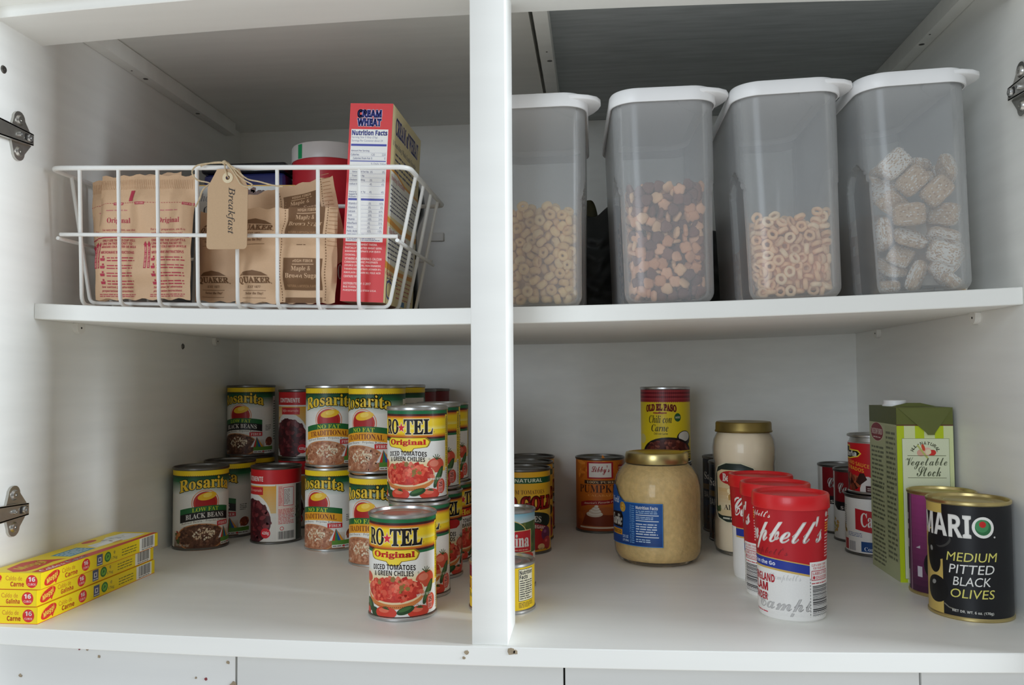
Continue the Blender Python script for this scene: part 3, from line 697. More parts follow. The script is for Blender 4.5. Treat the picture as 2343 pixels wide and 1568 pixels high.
def lab_chipotle():
    c = CV(); H = 63
    c.rect(-108, 0, 108, H, (196, 24, 32))
    c.poly([(-44, 42), (-46, 56), (-30, 60), (-12, 60), (-12, 55), (4, 54), (9, 49.5), (4, 45), (-12, 42)], (238, 206, 60)); c.poly([(-42, 44), (-43, 55), (-30, 58.5), (-14, 58.5), (-14, 53.4), (3, 52.5), (6.5, 49.5), (3, 46.4), (-12, 43.6)], (22, 22, 20))
    c.T('La', -34, 54, -24, 58, WHT, 'serif'); c.T('Costeña', -40, 45.6, 2, 53, (240, 236, 226), 'serif', .02)
    sl = lambda x, y: (x, y-.18*(x-10))
    c.T('IN ADOBO SAUCE', -34, 32, 19, 37, (232, 150, 50), 'bold', warp=sl); c.T('ADOBADOS', -26, 25, 12, 30, (232, 160, 50), 'bold', warp=sl)
    c.blobs(-22, 12, 26, 11, 70, 5, [(90, 34, 26), (130, 60, 40), (60, 26, 22), (170, 90, 60)], 4); c.poly([(6, 4), (12, 20), (18, 20), (44, 8), (44, 0), (6, 0)], (222, 214, 208)); c.poly([(0, 12), (6, 24), (12, 24), (16, 16), (6, 8)], (56, 28, 24)); c.rect(14, 0, 60, 8, (70, 26, 26)); c.small(16, 1, 44, 6, 2, (210, 190, 180), 3)
    c.rect(25, 20, 60, 58, (226, 222, 214)); c.T('Nutrition', 26, 53, 44, 57, BLK, 'bold', .02); c.T('Data', 26, 48.5, 37, 52, BLK, 'bold', .02); c.small(26, 22, 56, 47, 10, (110, 106, 100), 4)
    return c
def lab_milk():
    c = CV(); H = 70
    c.rect(-118, 0, 118, H, (234, 230, 224)); c.poly([(-20, 30), (-20, 57), (8, 54), (40, 58), (40, 30), (8, 26)], (190, 30, 42)); c.T('Carnation', -12, 34, 44, 52, (242, 236, 230), 'serif', .01)
    c.rect(12, 52, 40, 63, (36, 40, 96)); c.T('NESTLE', 15, 54, 38, 61, (230, 230, 236), 'bold'); c.ell(14, 20, 8, 6.5, (156, 30, 50)); c.small(-34, 20, -10, 26, 3, (120, 130, 160), 3)
    c.rect(-12, 2, 46, 15, (28, 72, 130)); c.T('Sweetened', 4, 9.2, 36, 13.6, (220, 226, 236), 'serif'); c.T('Condensed Milk', -8, 3.4, 42, 8.4, (220, 226, 236), 'serif')
    c.rect(-44, 2, -34, 16, (180, 40, 44)); c.bars(-32, 2, -20, 14, 4, c=(120, 120, 126)); c.small(-48, 30, -38, 60, 12, (150, 150, 150), 3); c.blobs(-44, 28, 5, 8, 12, 3, [(190, 150, 60), (150, 120, 50)], 3); return c
def lab_soupcup():
    c = CV(); q = 109
    c.rect(-107, 0, 107, 108, (236, 234, 230))
    up = lambda x: 59-.0022*(x+30)**2 if x > -30 else 59
    X = list(range(-90, 26, 4))
    c.poly([(-107, 108), (-107, 59)]+[(x, up(x)) for x in X]+[(25, 52), (107, 52), (107, 108)], (186, 22, 34))
    c.poly([(-107, 62), (-107, 48)]+[(x, up(x)-10.5) for x in X if x < 19]+[(18, 43), (18, 53.5)]+[(x, up(x)+.8) for x in X[::-1] if x < 19], (206, 170, 90))
    c.poly([(-107, 60.5), (-107, 50.5)]+[(x, up(x)-8.6) for x in X if x < 19]+[(18, 45.5), (18, 52.5)]+[(x, up(x)-.2) for x in X[::-1] if x < 19], (36, 56, 150))
    c.T("Campbell's", -86, 66, 30, 99, (240, 236, 230), 'script', .014, warp=lambda x, y: (x, y+.02*x), shear=.22)
    c.T("Campbell's", -64, 95, -20, 104, (240, 236, 230), 'script', .0, shear=.2); c.T("Campbell's", -56, 60, -3, 70, (140, 14, 26), 'script')
    c.T('Soup on the Go', -58, 51.3, -16, 56.4, (236, 238, 244), 'bold')
    c.T("Campbell's", -22, 37, 9, 46, (206, 204, 202), 'script'); c.T("Campbell's", -40, 5, 60, 26, (196, 194, 192), 'script', .01)
    c.T('NEW ENGLAND', -64, 36, -17, 43.5, (184, 26, 42), 'bold', .02); c.T('CLAM', -52, 27, -25.5, 34.6, (184, 26, 42), 'bold', .03); c.T('CHOWDER', -58, 18, -26, 25, (184, 26, 42), 'bold', .02); c.small(-50, 3, -26, 8, 2, (206, 70, 90), 3)
    c.rect(18, 0, 107, 57, (238, 236, 232)); c.rect(-107, 0, -78, 108, (238, 236, 232)); c.rect(-95, 60, -78, 108, (186, 22, 34))
    for k in range(14): c.rect(18.2, 1+k*3, 18.8, 2.8+k*3, (60, 60, 60))
    c.T('CLIP & EARN 1 POINT', 20, 53, 42, 55.2, (196, 40, 40), 'bold'); c.T('FOR YOUR SCHOOL', 22, 50, 42, 52.2, (196, 40, 40), 'bold'); c.frame(20, 40, 44, 48.6, .7, (190, 40, 56))
    c.T('LABELS FOR', 21.5, 44.8, 42.5, 47.6, (190, 40, 56), 'bold'); c.T('EDUCATION', 25, 41, 42.5, 43.8, (190, 40, 56), 'bold'); c.ell(22.8, 42.4, 1.4, 1.6, (190, 40, 56)); c.small(20, 36, 44, 38, 1, (190, 40, 56), 3)
    c.bars(21, 3, 46, 35, 5, False, (50, 50, 52)); c.VT('0 51000 14983 0', 47, 4, 50, 34, (60, 60, 60)); c.bars(52, 3, 66, 50, 7, False, (70, 70, 72)); c.rect(67.5, 0, 68, 56, (90, 90, 90))
    c.rect(39, 100, 62, 104, (186, 22, 34)); c.ell(41.5, 101, 2.4, 2.6, (210, 206, 200)); c.small(45, 99, 60, 103, 2, (230, 170, 170), 3); c.small(39, 84, 62, 94, 4, (244, 176, 60), 4); c.small(39, 60, 62, 83, 8, (234, 180, 180), 5); c.small(39, 94, 60, 97, 1, (240, 236, 230), 9)
    return c
for_labels = {}
def label_mesh(key, cv, fn, dx=4, dy=0):
    if key not in for_labels:
        v, f, k = cv.geom(fn, dx, dy); for_labels[key] = MB().add(v, f, 0, k).mesh('label', M_PAPER, 60, False)
    return for_labels[key]
_canm = {}
def can_parts(r, h, metal, neck=0):
    k = (r, h, metal.name, neck)
    if k not in _canm:
        b = r-.0011
        p = [(0, .0022), (r-.005, .0022), (r-.0035, .0006), (r-.0012, 0), (r, .0008), (r, .0026), (b, .0036)]
        if neck:
            p += [(b, h-neck), (b-.0012, h-neck+.002), (b-.0012, h-.011), (r-.0030, h-.0085), (r-.004, h-.0045), (r-.0016, h-.0036)]
        else: p += [(b, h-.0042)]
        p += [(r, h-.003), (r, h-.0008), (r-.0010, h), (r-.0022, h-.0006), (r-.003, h-.0036)]
        body = MB().lathe(p, 56).mesh('body', metal)
        q = [(r-.003, h-.0036)]
        for t in (.88, .84, .80, .62, .58, .54): q.append((r*t, h-.0036+(.0009 if t in (.84, .58) else 0)))
        q.append((0, h-.0036)); lid = MB().lathe(q, 48).mesh('lid', metal)
        _canm[k] = (body, lid)
    return _canm[k]
def face(x, y, d=0): return math.atan2(CX-x, y-CY)*1.0+d
def can(key, cv, x, y, z, r, h, d, label, group=None, metal=None, neck=0, cat='can', name='food_can'):
    metal = metal or M_STEEL
    t = thing(name, label, cat, (x, y, z), (0, 0, face(x, y, d)), group)
    b, l = can_parts(r, h, metal, neck)
    link('body', b, t); link('lid', l, t)
    me = label_mesh(key, cv, lambda X, Y, f: around(r-.0011)(X, Y, f), 4)
    o = link('label', me, t); o.location = (0, 0, .0036)
    return t
# ------------------------------------------------------------------ lower left: tins
RO, RH = .0381, .1127
LB, LT, LK = lab_rosarita('black'), lab_rosarita('trad'), lab_kidney()
gB, gT, gK = 'black bean tins', 'traditional refried bean tins', 'red kidney bean tins'
def bb(x, y, z, d, l): can('black', LB, x, y, z, RO, RH, d, l, gB, M_DSTEEL)
def tr(x, y, z, d, l): can('trad', LT, x, y, z, RO, RH, d, l, gT, M_STEEL)
def kb(x, y, z, d, l): can('kidney', LK, x, y, z, .0365, .109, d, l, gK, M_DSTEEL)
bb(.0415, .4030, 0, .17, 'green and white black bean tin standing alone at the front, nearest the left wall')
bb(.0430, .4930, 0, -.74, 'green and white black bean tin half hidden behind the front left bean tin')
bb(.0405, .5755, 0, .1, 'black bean tin in back corner carrying the raised black bean tin')
bb(.0405, .5755, RH, -.5, 'black bean tin stacked on another in the back left corner, under the shelf')
kb(.1324, .4518, 0, 0, 'red and white kidney bean tin at the front, with a barcode panel and 420g disc')
kb(.1245, .5770, 0, .3, 'kidney bean tin at back hidden under the upper kidney bean tin')
kb(.1245, .5770, .109, .46, 'upper kidney bean tin at back, beside the raised black bean tin')
tr(.2299, .4111, 0, -.6, 'lower left traditional refried bean tin, showing its small food pyramid print')
tr(.2265, .4225, RH, -.16, 'upper left traditional refried bean tin, next to the kidney beans')
tr(.3196, .3235, 0, -.52, 'lower traditional refried bean tin partly hidden by the front tomato tin')
tr(.3125, .3431, RH, -.52, 'upper traditional refried bean tin directly left of the stacked tomato tin')
tr(.2256, .5730, 0, .0, 'refried bean tin at the back wall, underneath another one')
tr(.2256, .5730, RH, .0, 'upper refried bean tin at the back wall, only its rim showing')
tr(.3207, .4300, 0, -1.2, 'lower refried bean tin hidden behind the right pair of bean tins')
tr(.3207, .4300, RH, -1.75, 'upper dark green bean tin behind the right pair, turned to its white panel')
LD = lab_plain((112, 30, 36), (120, 26, 32))
for x, y, l in ((.3239, .5050, 'dark red'), (.3310, .5795, 'dark red')):
    for k in (0, 1):
        can('darkred', LD, x, y, k*.109, .0360, .109, .6, (('upper dark red tin whose top shows just above the tomato tins' if k else 'lower dark red tin hidden behind the tomato tins') if y < .55 else ('upper dark red tin touching the back wall, the rightmost of the raised tins there' if k else 'lower dark red tin touching the back wall behind the tomato tins')), 'dark red tins at the back', M_DSTEEL)
LR, LH = lab_rotel('orig'), lab_rotel('hot')
r, h = .0342, .1016
gR = 'diced tomato tins'
def ro(x, y, z, d, l, hot=0): can('hot' if hot else 'rotel', LH if hot else LR, x, y, z, r, h, d, l, gR)
ro(.4054, .0945, 0, -.19, 'diced tomato tin at the very front, standing alone in front of the stack')
ro(.4053, .1746, 0, -.10, 'bottom diced tomato tin behind the foremost one, carrying the fully visible upper tin')
ro(.4020, .1800, h, -.27, 'upper diced tomato tin with its whole label showing, on the front of the stack')
ro(.4054, .2600, 0, .29, 'bottom diced tomato tin with a red banner, second in the stacked row', 1)
ro(.4010, .2720, h, -.37, 'upper diced tomato tin, second in the raised row')
ro(.4040, .3440, 0, 1.0, 'bottom diced tomato tin with yellow side panel, next to the stile', 1)
ro(.4000, .3440, h, -.10, 'upper diced tomato tin, rearmost of the raised row beside the stile')
# ------------------------------------------------------------------ lower right: tins, jars, carton
can('chiles', lab_chiles(), .5025, .1232, 0, .0342, .0490, .12, 'short yellow tin with nutrition panel, half hidden behind the white stile')
can('paste', lab_paste(), .5036, .2142, 0, .0270, .0870, -.02, 'narrow tomato paste tin with blue sky label, behind the short yellow tin')
LG = lab_tomato(); gG = 'orange tomato tins'
can('tomato', LG, .4996, .4078, 0, RO, RH, .05, 'orange tomato tin, front one of three in a row beside the stile', gG, M_DSTEEL)
can('tomato', LG, .4985, .4920, 0, RO, RH, .1, 'orange tomato tin in the middle of the row of three', gG, M_DSTEEL)
can('tomato', LG, .4966, .5735, 0, RO, RH, .9, 'orange tomato tin at the back wall, last of the row of three', gG, M_DSTEEL)
can('pumpkin', lab_pumpkin(), .6051, .5680, 0, RO, RH, .02, 'orange pumpkin tin with pie picture standing by the back wall', None, M_DSTEEL)
can('chililow', lab_plain((60, 50, 30), (40, 38, 34)), .7008, .5017, 0, .0365, .11, 0, 'dark tin under the yellow chili tin, hidden behind the big jar', None, M_DSTEEL)
can('chili', lab_chili(), .7008, .5017, .11, .0365, .11, 0, 'yellow chili con carne tin raised on another tin behind the big jar')
LS = lab_beans()
can('beans', LS, .8000, .5760, 0, RO, RH, -.3, 'dark blue bean tin at the back wall, behind another dark tin', 'dark bean tins', M_DSTEEL)
can('beans', LS, .7987, .4980, 0, RO, RH, -.35, 'dark blue bean tin between the two glass jars, just behind the pale sauce jar', 'dark bean tins', M_DSTEEL)
LC = lab_soupcan()
can('soupcan', LC, .9685, .5795, 0, .0333, .1016, .45, 'small red and white soup tin in the back right corner', 'small red and white soup tins', M_DSTEEL)
can('soupcan', LC, .9725, .5110, 0, .0333, .1016, .14, 'small red and white soup tin in front of the corner one, beside the milk tin', 'small red and white soup tins', M_DSTEEL)
can('milk', lab_milk(), .9678, .4235, 0, RO, .0785, -.16, 'white condensed milk tin with red square, under the red chipotle tin', None, M_DSTEEL)
can('chipotle', lab_chipotle(), .9710, .4270, .0785, .0350, .0780, -.78, 'small red chipotle tin stacked on the white milk tin', None, M_STEEL, neck=.0115)
can('olives', lab_olives(), .9660, .1387, 0, RO, RH, 0, 'black olive tin with gold rim, nearest tin on the right side', None, M_GOLD)
can('purple', lab_purple(), .9715, .2160, 0, .0345, .1100, -.1, 'purple tin with gold rim just behind the black olive tin', None, M_GOLD)
# soup cups
CP = [(.0290, .0), (.0312, .002), (.0322, .010), (.0322, .030), (.0325, .050), (.0333, .075), (.0343, .095), (.0350, .108)]
LQ = lab_soupcup(); cupm = {}
def cup(x, y, d, label):
    t = thing('soup_cup', label, 'soup cup', (x, y, 0), (0, 0, face(x, y, d)), 'microwave soup cups with red lids')
    if not cupm:
        cupm['b'] = MB().lathe([(0, .003), (.026, .003), (.0275, 0)]+CP+[(0, .108)], 64).mesh('cup', mat('white_plastic_cup', (234, 232, 228), .4, noise=.01))
        L = [(.0352, .1062), (.0366, .1062), (.0370, .1072), (.0367, .1180), (.0358, .1198), (.0338, .1200), (.0326, .1190), (.0318, .1168), (0, .1162)]
        cupm['l'] = MB().lathe(L, 64).mesh('lid', M_RED)
    link('cup', cupm['b'], t); link('lid', cupm['l'], t)
    o = link('label', label_mesh('cup', LQ, around_prof(CP, .034), 4, 6), t); o.location = (0, 0, 0)
cup(.7902, .1188, 0, 'red lidded soup cup at the front, showing its large white script lettering')
cup(.7915, .1960, -1.85, 'red lidded soup cup in the middle of three, turned to its barcode panel')
cup(.7908, .2715, 1.28, 'red lidded soup cup at the back of three, beside the pale sauce jar')
# garlic jar
def jar(name, label, x, y, d, prof, lidprof, fill, lidmat, cv, rref, ly, content, fillmat, lift=.0009):
    t = thing(name, label, 'jar', (x, y, 0), (0, 0, face(x, y, d)))
    MB().lathe([(0, .004), (prof[0][0]-.006, .004), (prof[0][0]-.004, 0)]+prof, 64).build('glass', M_GLASS, t)
    inn = [(0, .0055)]+[(max(r-.0017, 0), max(z, .0055)) for r, z in prof if z <= fill]+[(0, fill)]
    MB().lathe(inn, 64).build(content, fillmat, t)
    MB().lathe(lidprof, 64).build('lid', lidmat, t)
    o = link('label', label_mesh(name, cv, around_prof(prof, rref, lift), 4, 5), t)
    return t
GP = [(.0440, .0), (.0505, .004), (.0545, .012), (.0555, .022), (.0555, .086), (.0548, .096), (.0520, .108), (.0460, .118), (.0405, .123), (.0385, .126), (.0385, .134)]
GL = [(.0388, .1245), (.0398, .1245), (.0402, .1255), (.0402, .1350), (.0392, .1375), (.0360, .1380), (.0345, .1372), (0, .1372)]
c = CV(); BL = (22, 84, 160)
c.rect(-78, 26, 6.5, 79, BL); c.grad(-78, 27, 6, 50, (16, 60, 128), BL, 6); c.poly([(-78, 79), (-78, 98), (-66, 97), (-56, 86), (-44, 79)], BL)
c.ell(-48, 72, 5.2, 6.2, (206, 160, 60), .2); c.blobs(-48, 72, 4, 5, 14, 2, [(226, 186, 90), (190, 140, 50)], 3); c.T('World', -74, 76, -55, 84, (226, 232, 240), 'ital')
c.poly([(-78, 46), (-78, 64), (-50, 66), (-47, 60), (-48, 46)], (16, 18, 24)); c.T('Garlic', -76, 49, -49.5, 62, (232, 230, 222), 'ital', .03); c.rect(-74, 37, -49, 44, (214, 150, 44)); c.T('MINCED', -72, 38.4, -51, 42.6, (60, 40, 20), 'bold')
c.T('32 FL OZ', -48, 34.5, -38.5, 38, (200, 220, 240), 'bold'); c.T('(2 PT) 946mL', -48, 29.5, -37.5, 33, (200, 220, 240), 'bold'); c.VT('INGREDIENTS GARLIC WATER', -36, 29, -33.6, 76, (120, 170, 220)); c.small(-33, 29, -29, 76, 18, (110, 160, 210), 3)
c.T('Nutrition Facts', -27, 71.5, .5, 75.5, (238, 240, 244), 'bold', .02); c.small(-27, 66, 0, 70.5, 2, (170, 200, 230), 4)
for y in (64, 57, 37.5): c.rect(-27, y, 1.5, y+1, (228, 236, 244))
c.small(-27, 59, -4, 63, 2, (190, 214, 236), 5); c.small(-27, 40, 1, 55, 5, (220, 230, 242), 6, .5); c.small(-27, 31, -8, 36, 2, (190, 214, 236), 7)
c.frame(-78, 26.4, 6.1, 78.6, .5, (80, 150, 210))
jar('garlic_jar', 'large glass jar of tan minced garlic with gold lid and blue label', .6772, .3575, 0, GP, GL, .124, M_GOLD, c, .0555, 0, 'minced_garlic', mat('minced_garlic', (226, 194, 130), .5, noise=.13, nscale=160, bump=.5, bscale=260))
AP = [(.0345, .0), (.0385, .003), (.0405, .010), (.0408, .040), (.0392, .048), (.0392, .118), (.0408, .126), (.0412, .138), (.0395, .150), (.0355, .158), (.0348, .160), (.0348, .168)]
AL = [(.0350, .1602), (.0372, .1602), (.0376, .1614), (.0366, .1632), (.0364, .1720), (.0352, .1738), (0, .1732)]
c = CV()
def notch(s): return [(-26*s, -34*s), (-10*s, -39*s), (10*s, -39*s), (26*s, -34*s), (31*s, -24*s), (31*s, 24*s), (26*s, 34*s), (10*s, 40*s), (-10*s, 40*s), (-26*s, 34*s), (-31*s, 24*s), (-31*s, -24*s)]
M = lambda p: [(x, y+82) for x, y in p]
c.poly(M(notch(1)), (216, 208, 176)); c.poly(M(notch(.965)), (40, 50, 44)); c.poly([(-26, 54), (-18, 52), (18, 52), (26, 54), (27, 108), (18, 112), (-18, 112), (-27, 108)], (222, 198, 152))
c.grad(-24, 60, 24, 88, (228, 212, 176), (214, 176, 120), 6); c.ell(-2, 102, 20, 9, (186, 34, 38)); c.T('Bertolli', -16, 97, 13, 107, (240, 232, 220), 'serif', .02); c.T('Alfredo', -14, 60, 18, 67, (50, 40, 30), 'serif'); c.blobs(2, 80, 12, 6, 20, 4, [(226, 190, 120), (200, 150, 80), (236, 216, 170)], 4); c.blobs(-24, 60, 3, 5, 8, 3, [(60, 80, 50), (90, 100, 60)], 2); c.small(-16, 47, 16, 51, 1, (200, 200, 180), 5)
jar('sauce_jar', 'tall glass jar of cream sauce with dull gold lid, behind the soup cups', .7968, .4130, -.35, AP, AL, .160, mat('worn_gold_lid', (150, 130, 76), .38, .9, noise=.15, nscale=60), c, .0392, 0, 'cream_sauce', mat('cream_sauce', (232, 214, 184), .45, noise=.04, nscale=60))
# carton
t = thing('stock_carton', 'tall green vegetable stock carton with white screw cap by the right wall', 'carton', (.9408, .2570, 0), (0, 0, 0))
w_, d_, h_ = .0615, .0940, .1975
c = CV(); OL, LI, PL = (98, 104, 46), (188, 206, 28), (214, 220, 168)
c.rect(0, 0, 61.5, 197.5, LI); c.rect(0, 177.5, 61.5, 197.5, OL); c.rect(0, 176.6, 61.5, 177.9, (96, 50, 40))
for x0, x1 in ((8, 20), (30, 41.5), (51, 61.5)): c.rect(x0, 0, x1, 176.6, (216, 224, 168))
c.rect(5.4, 4, 57, 162.4, (120, 130, 80)); c.rect(5.8, 4.4, 56.6, 162, (222, 228, 196))
for i, ch in enumerate('ALL·NATURAL'):
    a = pi*(.93-.86*i/10); c.T(ch, 30.5+14.5*math.cos(a)-1.5, 146.5+10.5*math.sin(a)-1.8, 30.5+14.5*math.cos(a)+1.5, 146.5+10.5*math.sin(a)+1.8, (70, 74, 50), 'bold', rot=a-pi/2) if ch != '·' else c.ell(30.5+14.5*math.cos(a), 146.5+10.5*math.sin(a), .7, .7, (70, 74, 50))
c.ell(26, 146, 4.5, 4, (222, 170, 150)); c.ell(33, 147.5, 5, 4.6, (236, 196, 176)); c.ell(38, 146, 4.4, 3.4, (214, 50, 46), .3); c.ell(34, 147, 3, 3, (240, 226, 190)); c.ell(28.5, 152, 1.8, 4, (214, 80, 50), .3); c.line([(22, 155), (27, 148), (33, 140)], 2, (190, 196, 110))
c.rect(11, 142.6, 53, 143.2, (110, 116, 80)); c.T('Vegetable', 9, 127.5, 54, 141, (84, 90, 66), 'script', -.012); c.T('Stock', 20.5, 119.5, 47, 130.5, (84, 90, 66), 'script', -.012); c.rect(11, 117.5, 53, 118.1, (110, 116, 80)); c.small(12, 20, 50, 110, 12, (150, 160, 110), 3)
m = MB().box(0, 0, 0, w_, d_, h_, .0016); m.add(*c.geom(flat((0, 0, 0)), 0)[:2], 1, c.geom(flat((0, 0, 0)), 0)[2])
c2 = CV(); GY = (176, 182, 140)
c2.rect(0, 0, 94, 197.5, GY); c2.rect(0, 177.5, 94, 197.5, (82, 88, 40)); c2.ell(27, 166, 23, 11.5, (214, 200, 180)); c2.ell(27, 166, 22, 11, (130, 30, 44)); c2.T('MEDFORD', 8, 163, 46, 170, (224, 210, 200), 'serif'); c2.small(14, 158, 40, 161, 1, (214, 190, 186), 3); c2.rect(55, 20, 92, 175, (166, 172, 130)); c2.small(6, 60, 50, 150, 17, (104, 110, 84), 4); c2.small(58, 20, 90, 170, 26, (104, 110, 84), 5); c2.T('PLEASE RECYCLE', 8, 98, 48, 102, (70, 76, 56), 'bold'); c2.small(6, 6, 50, 56, 10, (104, 110, 84), 6)
g = c2.geom(flat((0, d_, 0), (0, -1, 0), (0, 0, 1)), 0); m.add(g[0], g[1], 1, g[2])
m.build('carton', [mat('olive_card', OL, .45, noise=.03), M_PAPER], t)
m = MB().add([(.002, -.0006, h_-.001), (w_-.001, -.0006, h_-.001), (.041, -.0022, .1685), (.0405, -.0024, .1665), (.033, -.0024, .1665), (.0315, -.0022, .169), (.002, -.0001, h_-.001), (w_-.001, -.0001, h_-.001)], [(0, 5, 4, 3, 2, 1), (6, 7, 1, 0), (0, 6, 5), (1, 2, 7)])
m.build('flap', mat('olive_card', OL), t)
MB().prism([(.002, h_-.001), (w_-.001, h_-.001), (w_*.62, h_+.0042), (w_*.38, h_+.0042)], .030, .034, 'y').build('top_seam', mat('olive_card', OL), t)
MB().lathe([(.0140, 0), (.0140, .0015), (.0128, .002), (.0128, .0062), (.0120, .0070), (0, .0070)], 28, cx=.0165, cy=.052, z=h_).build('screw_cap', M_LIDW, t)
# stock cube boxes
def cubebox(x, y, z, rz, flavour, label, top=False):
    t = thing('stock_cube_box', label, 'box', (x, y, z), (0, 0, rz), 'yellow stock cube boxes')
    L, w, hh = .2130, .0560, .0160
    Y2 = (244, 216, 20); c = CV(); c.rect(0, 0, 213, 16, Y2); c.rect(0, 0, 213, .5, (206, 60, 30))
    def logo(c, x, y, s, txt='Maggi'):
        c.ell(x, y, 11.5*s, 5.2*s, (214, 44, 34), .30); c.poly([(x+3*s, y-3*s), (x+5.5*s, y-6.6*s), (x+9*s, y)], (214, 44, 34)); c.ring(x, y, 10.6*s, 4.6*s, .3, (226, 90, 60))
        c.T(txt, x-8*s, y-3.2*s, x+8.4*s, y+3.0*s, (252, 224, 90), 'boldital', .012, rot=.30)
    logo(c, 17, 8, 1.05)
    c.T('Caldo de', 32, 8.7, 53, 13.2, (200, 110, 30)); c.T(flavour, 37, 3, 57, 7.6, (204, 70, 30), 'bold', .02)
    c.ell(71, 8.5, 7, 6.2, (214, 44, 44)); c.T('16', 67.6, 8.2, 74.4, 12.4, (250, 244, 236), 'bold', .02); c.T('CUBOS', 66.4, 4.6, 75.6, 6.8, (250, 230, 220))
    c.rect(90, 2.4, 100.5, 14, (84, 92, 130)); c.rect(92.5, 6, 98, 11, (220, 220, 226)); c.rect(94, 7, 96.5, 10, (60, 66, 110)); c.small(91, 3, 100, 5, 1, (220, 220, 230), 3)
    c.ell(110, 8.4, 6, 5.4, (40, 120, 50)); c.ell(110, 8.4, 4.2, 3.6, (120, 180, 60)); c.poly([(107.5, 6.5), (112, 8.5), (110, 11)], (30, 100, 44))
    c.T('e', 121, 9.4, 124, 12.6, (90, 90, 60)); c.T('176g', 117, 2.8, 128, 6.8, (90, 86, 60)); c.small(137, 3, 168, 12, 3, (120, 110, 40), 4, .4)
    c.rect(173, .8, 206, 15.6, (236, 234, 226)); c.bars(178, 3.4, 203, 15, 5); c.small(178, 1.2, 203, 3, 1, (60, 60, 60), 6)
    m = MB().box(-w, 0, 0, 0, L, hh, .0007)
    g = c.geom(flat((0, 0, 0), (0, 1, 0), (0, 0, 1)), 0); m.add(g[0], g[1], 1, g[2])
    c = CV(); c.rect(-56, 0, 0, 16, Y2); c.rect(-56, 0, 0, .5, (206, 60, 30)); logo(c, -50, 9, .9); c.T('Caldo de', -36, 8.7, -19, 13, (200, 110, 30)); c.T(flavour, -31, 3, -17, 7.4, (204, 70, 30), 'bold', .02); c.ell(-9, 8, 6, 6.2, (214, 44, 44)); c.T('16', -12.4, 8, -5.6, 12.2, (250, 244, 236), 'bold', .02); c.T('CUBOS', -13, 4.2, -5, 6.2, (250, 230, 220))
    g = c.geom(flat((0, 0, 0), (1, 0, 0), (0, 0, 1)), 0); m.add(g[0], g[1], 1, g[2])
    if top:
        c = CV(); c.rect(0, 0, 213, 56, Y2)   # x runs to the back, y to the left
        c.poly([(10, 0), (213, 0), (213, 6), (168, 6), (60, 12.5), (4, 12.5), (4, 0)], (206, 50, 40)); c.T('Caldo', 8, 2.4, 36, 10, (246, 236, 226), 'ital'); c.T('de', 38, 3, 44, 8, (246, 236, 226), 'ital'); c.T('Carne', 48, 2.4, 80, 10, (250, 244, 236), 'ital', .03)
        c.poly([(2, 30), (14, 46), (40, 50), (54, 44), (60, 26), (66, 18), (50, 22), (20, 18), (6, 20)], (206, 54, 40)); c.T('Maggi', 13, 25, 52, 41, (250, 214, 60), 'boldital', .02)
        c.rect(74, 19, 118, 42, (74, 150, 180)); c.small(77, 22, 116, 40, 4, (220, 236, 240), 4, .45)
        c.poly([(120, 20), (128, 36), (150, 34), (176, 44), (206, 40), (206, 12), (170, 12), (150, 18)], (230, 232, 226)); c.ell(150, 24, 22, 5, (244, 246, 242)); c.ell(156, 17, 10, 2.4, (222, 170, 80)); c.blobs(176, 30, 24, 8, 16, 4, [(206, 214, 212), (240, 240, 236), (160, 150, 140)], 3, .5); c.ell(150, 48, 12, 5, (206, 60, 44))
        g = c.geom(flat((0, 0, hh), (0, 1, 0), (-1, 0, 0)), 0); m.add(g[0], g[1], 1, g[2])
    m.build('carton', [mat('yellow_card', Y2, .4, noise=.02), M_PAPER], t)
    return t
cubebox(.0640, .0258, 0, 0, 'Carne', 'yellow stock cube box at the bottom of the pile of three')
cubebox(.0625, .0262, .0163, .002, 'Galinha', 'yellow stock cube box in the middle of the pile of three')
cubebox(.0665, .0262, .0326, -.004, 'Carne', 'yellow stock cube box on top of the pile, blue panel showing', True)
# ------------------------------------------------------------------ upper left: wire basket
BX, BY = .035, .125
BZ = zs(BX)-.0003; BB = math.atan((zs(BX)-zs(.378))/.343)
bk = thing('wire_basket', 'white coated wire basket full of breakfast packets on the shelf', 'basket', (BX, BY, BZ), (0, BB, 0))
BM = Matrix.Translation((BX, BY, BZ)) @ Matrix.Rotation(BB, 4, 'Y')
rim = fillet([(-.030, -.015, .150), (.369, -.015, .150), (.369, .185, .150), (-.030, .185, .150)], .014, 6, True)
MB().tube(rim, .0027, 10, True).build('rim', M_WIRE, bk)
for k in range(8):
    x = .0043+.0445*k
    MB().tube(fillet([(x, -.0145, .150), (x, 0, .0022), (x, .165, .0022), (x, .1845, .150)], .011), .0021, 8).build('upright_wire', M_WIRE, bk)
for y in (.022, .064, .106, .148):
    MB().tube(fillet([(-.0295, y, .150), (0, y, .0060), (.343, y, .0060), (.3685, y, .150)], .007), .0021, 8).build('upright_wire', M_WIRE, bk)
for p in ([(-.018, -.0098, .078), (.358, -.0098, .078)], [(-.018, .1775, .078), (.358, .1775, .078)], [(-.0185, -.013, .0735), (-.0185, .180, .0735)], [(.3585, -.013, .0735), (.3585, .180, .0735)]):
    MB().tube(p, .0021, 8).build('cross_wire', M_WIRE, bk)
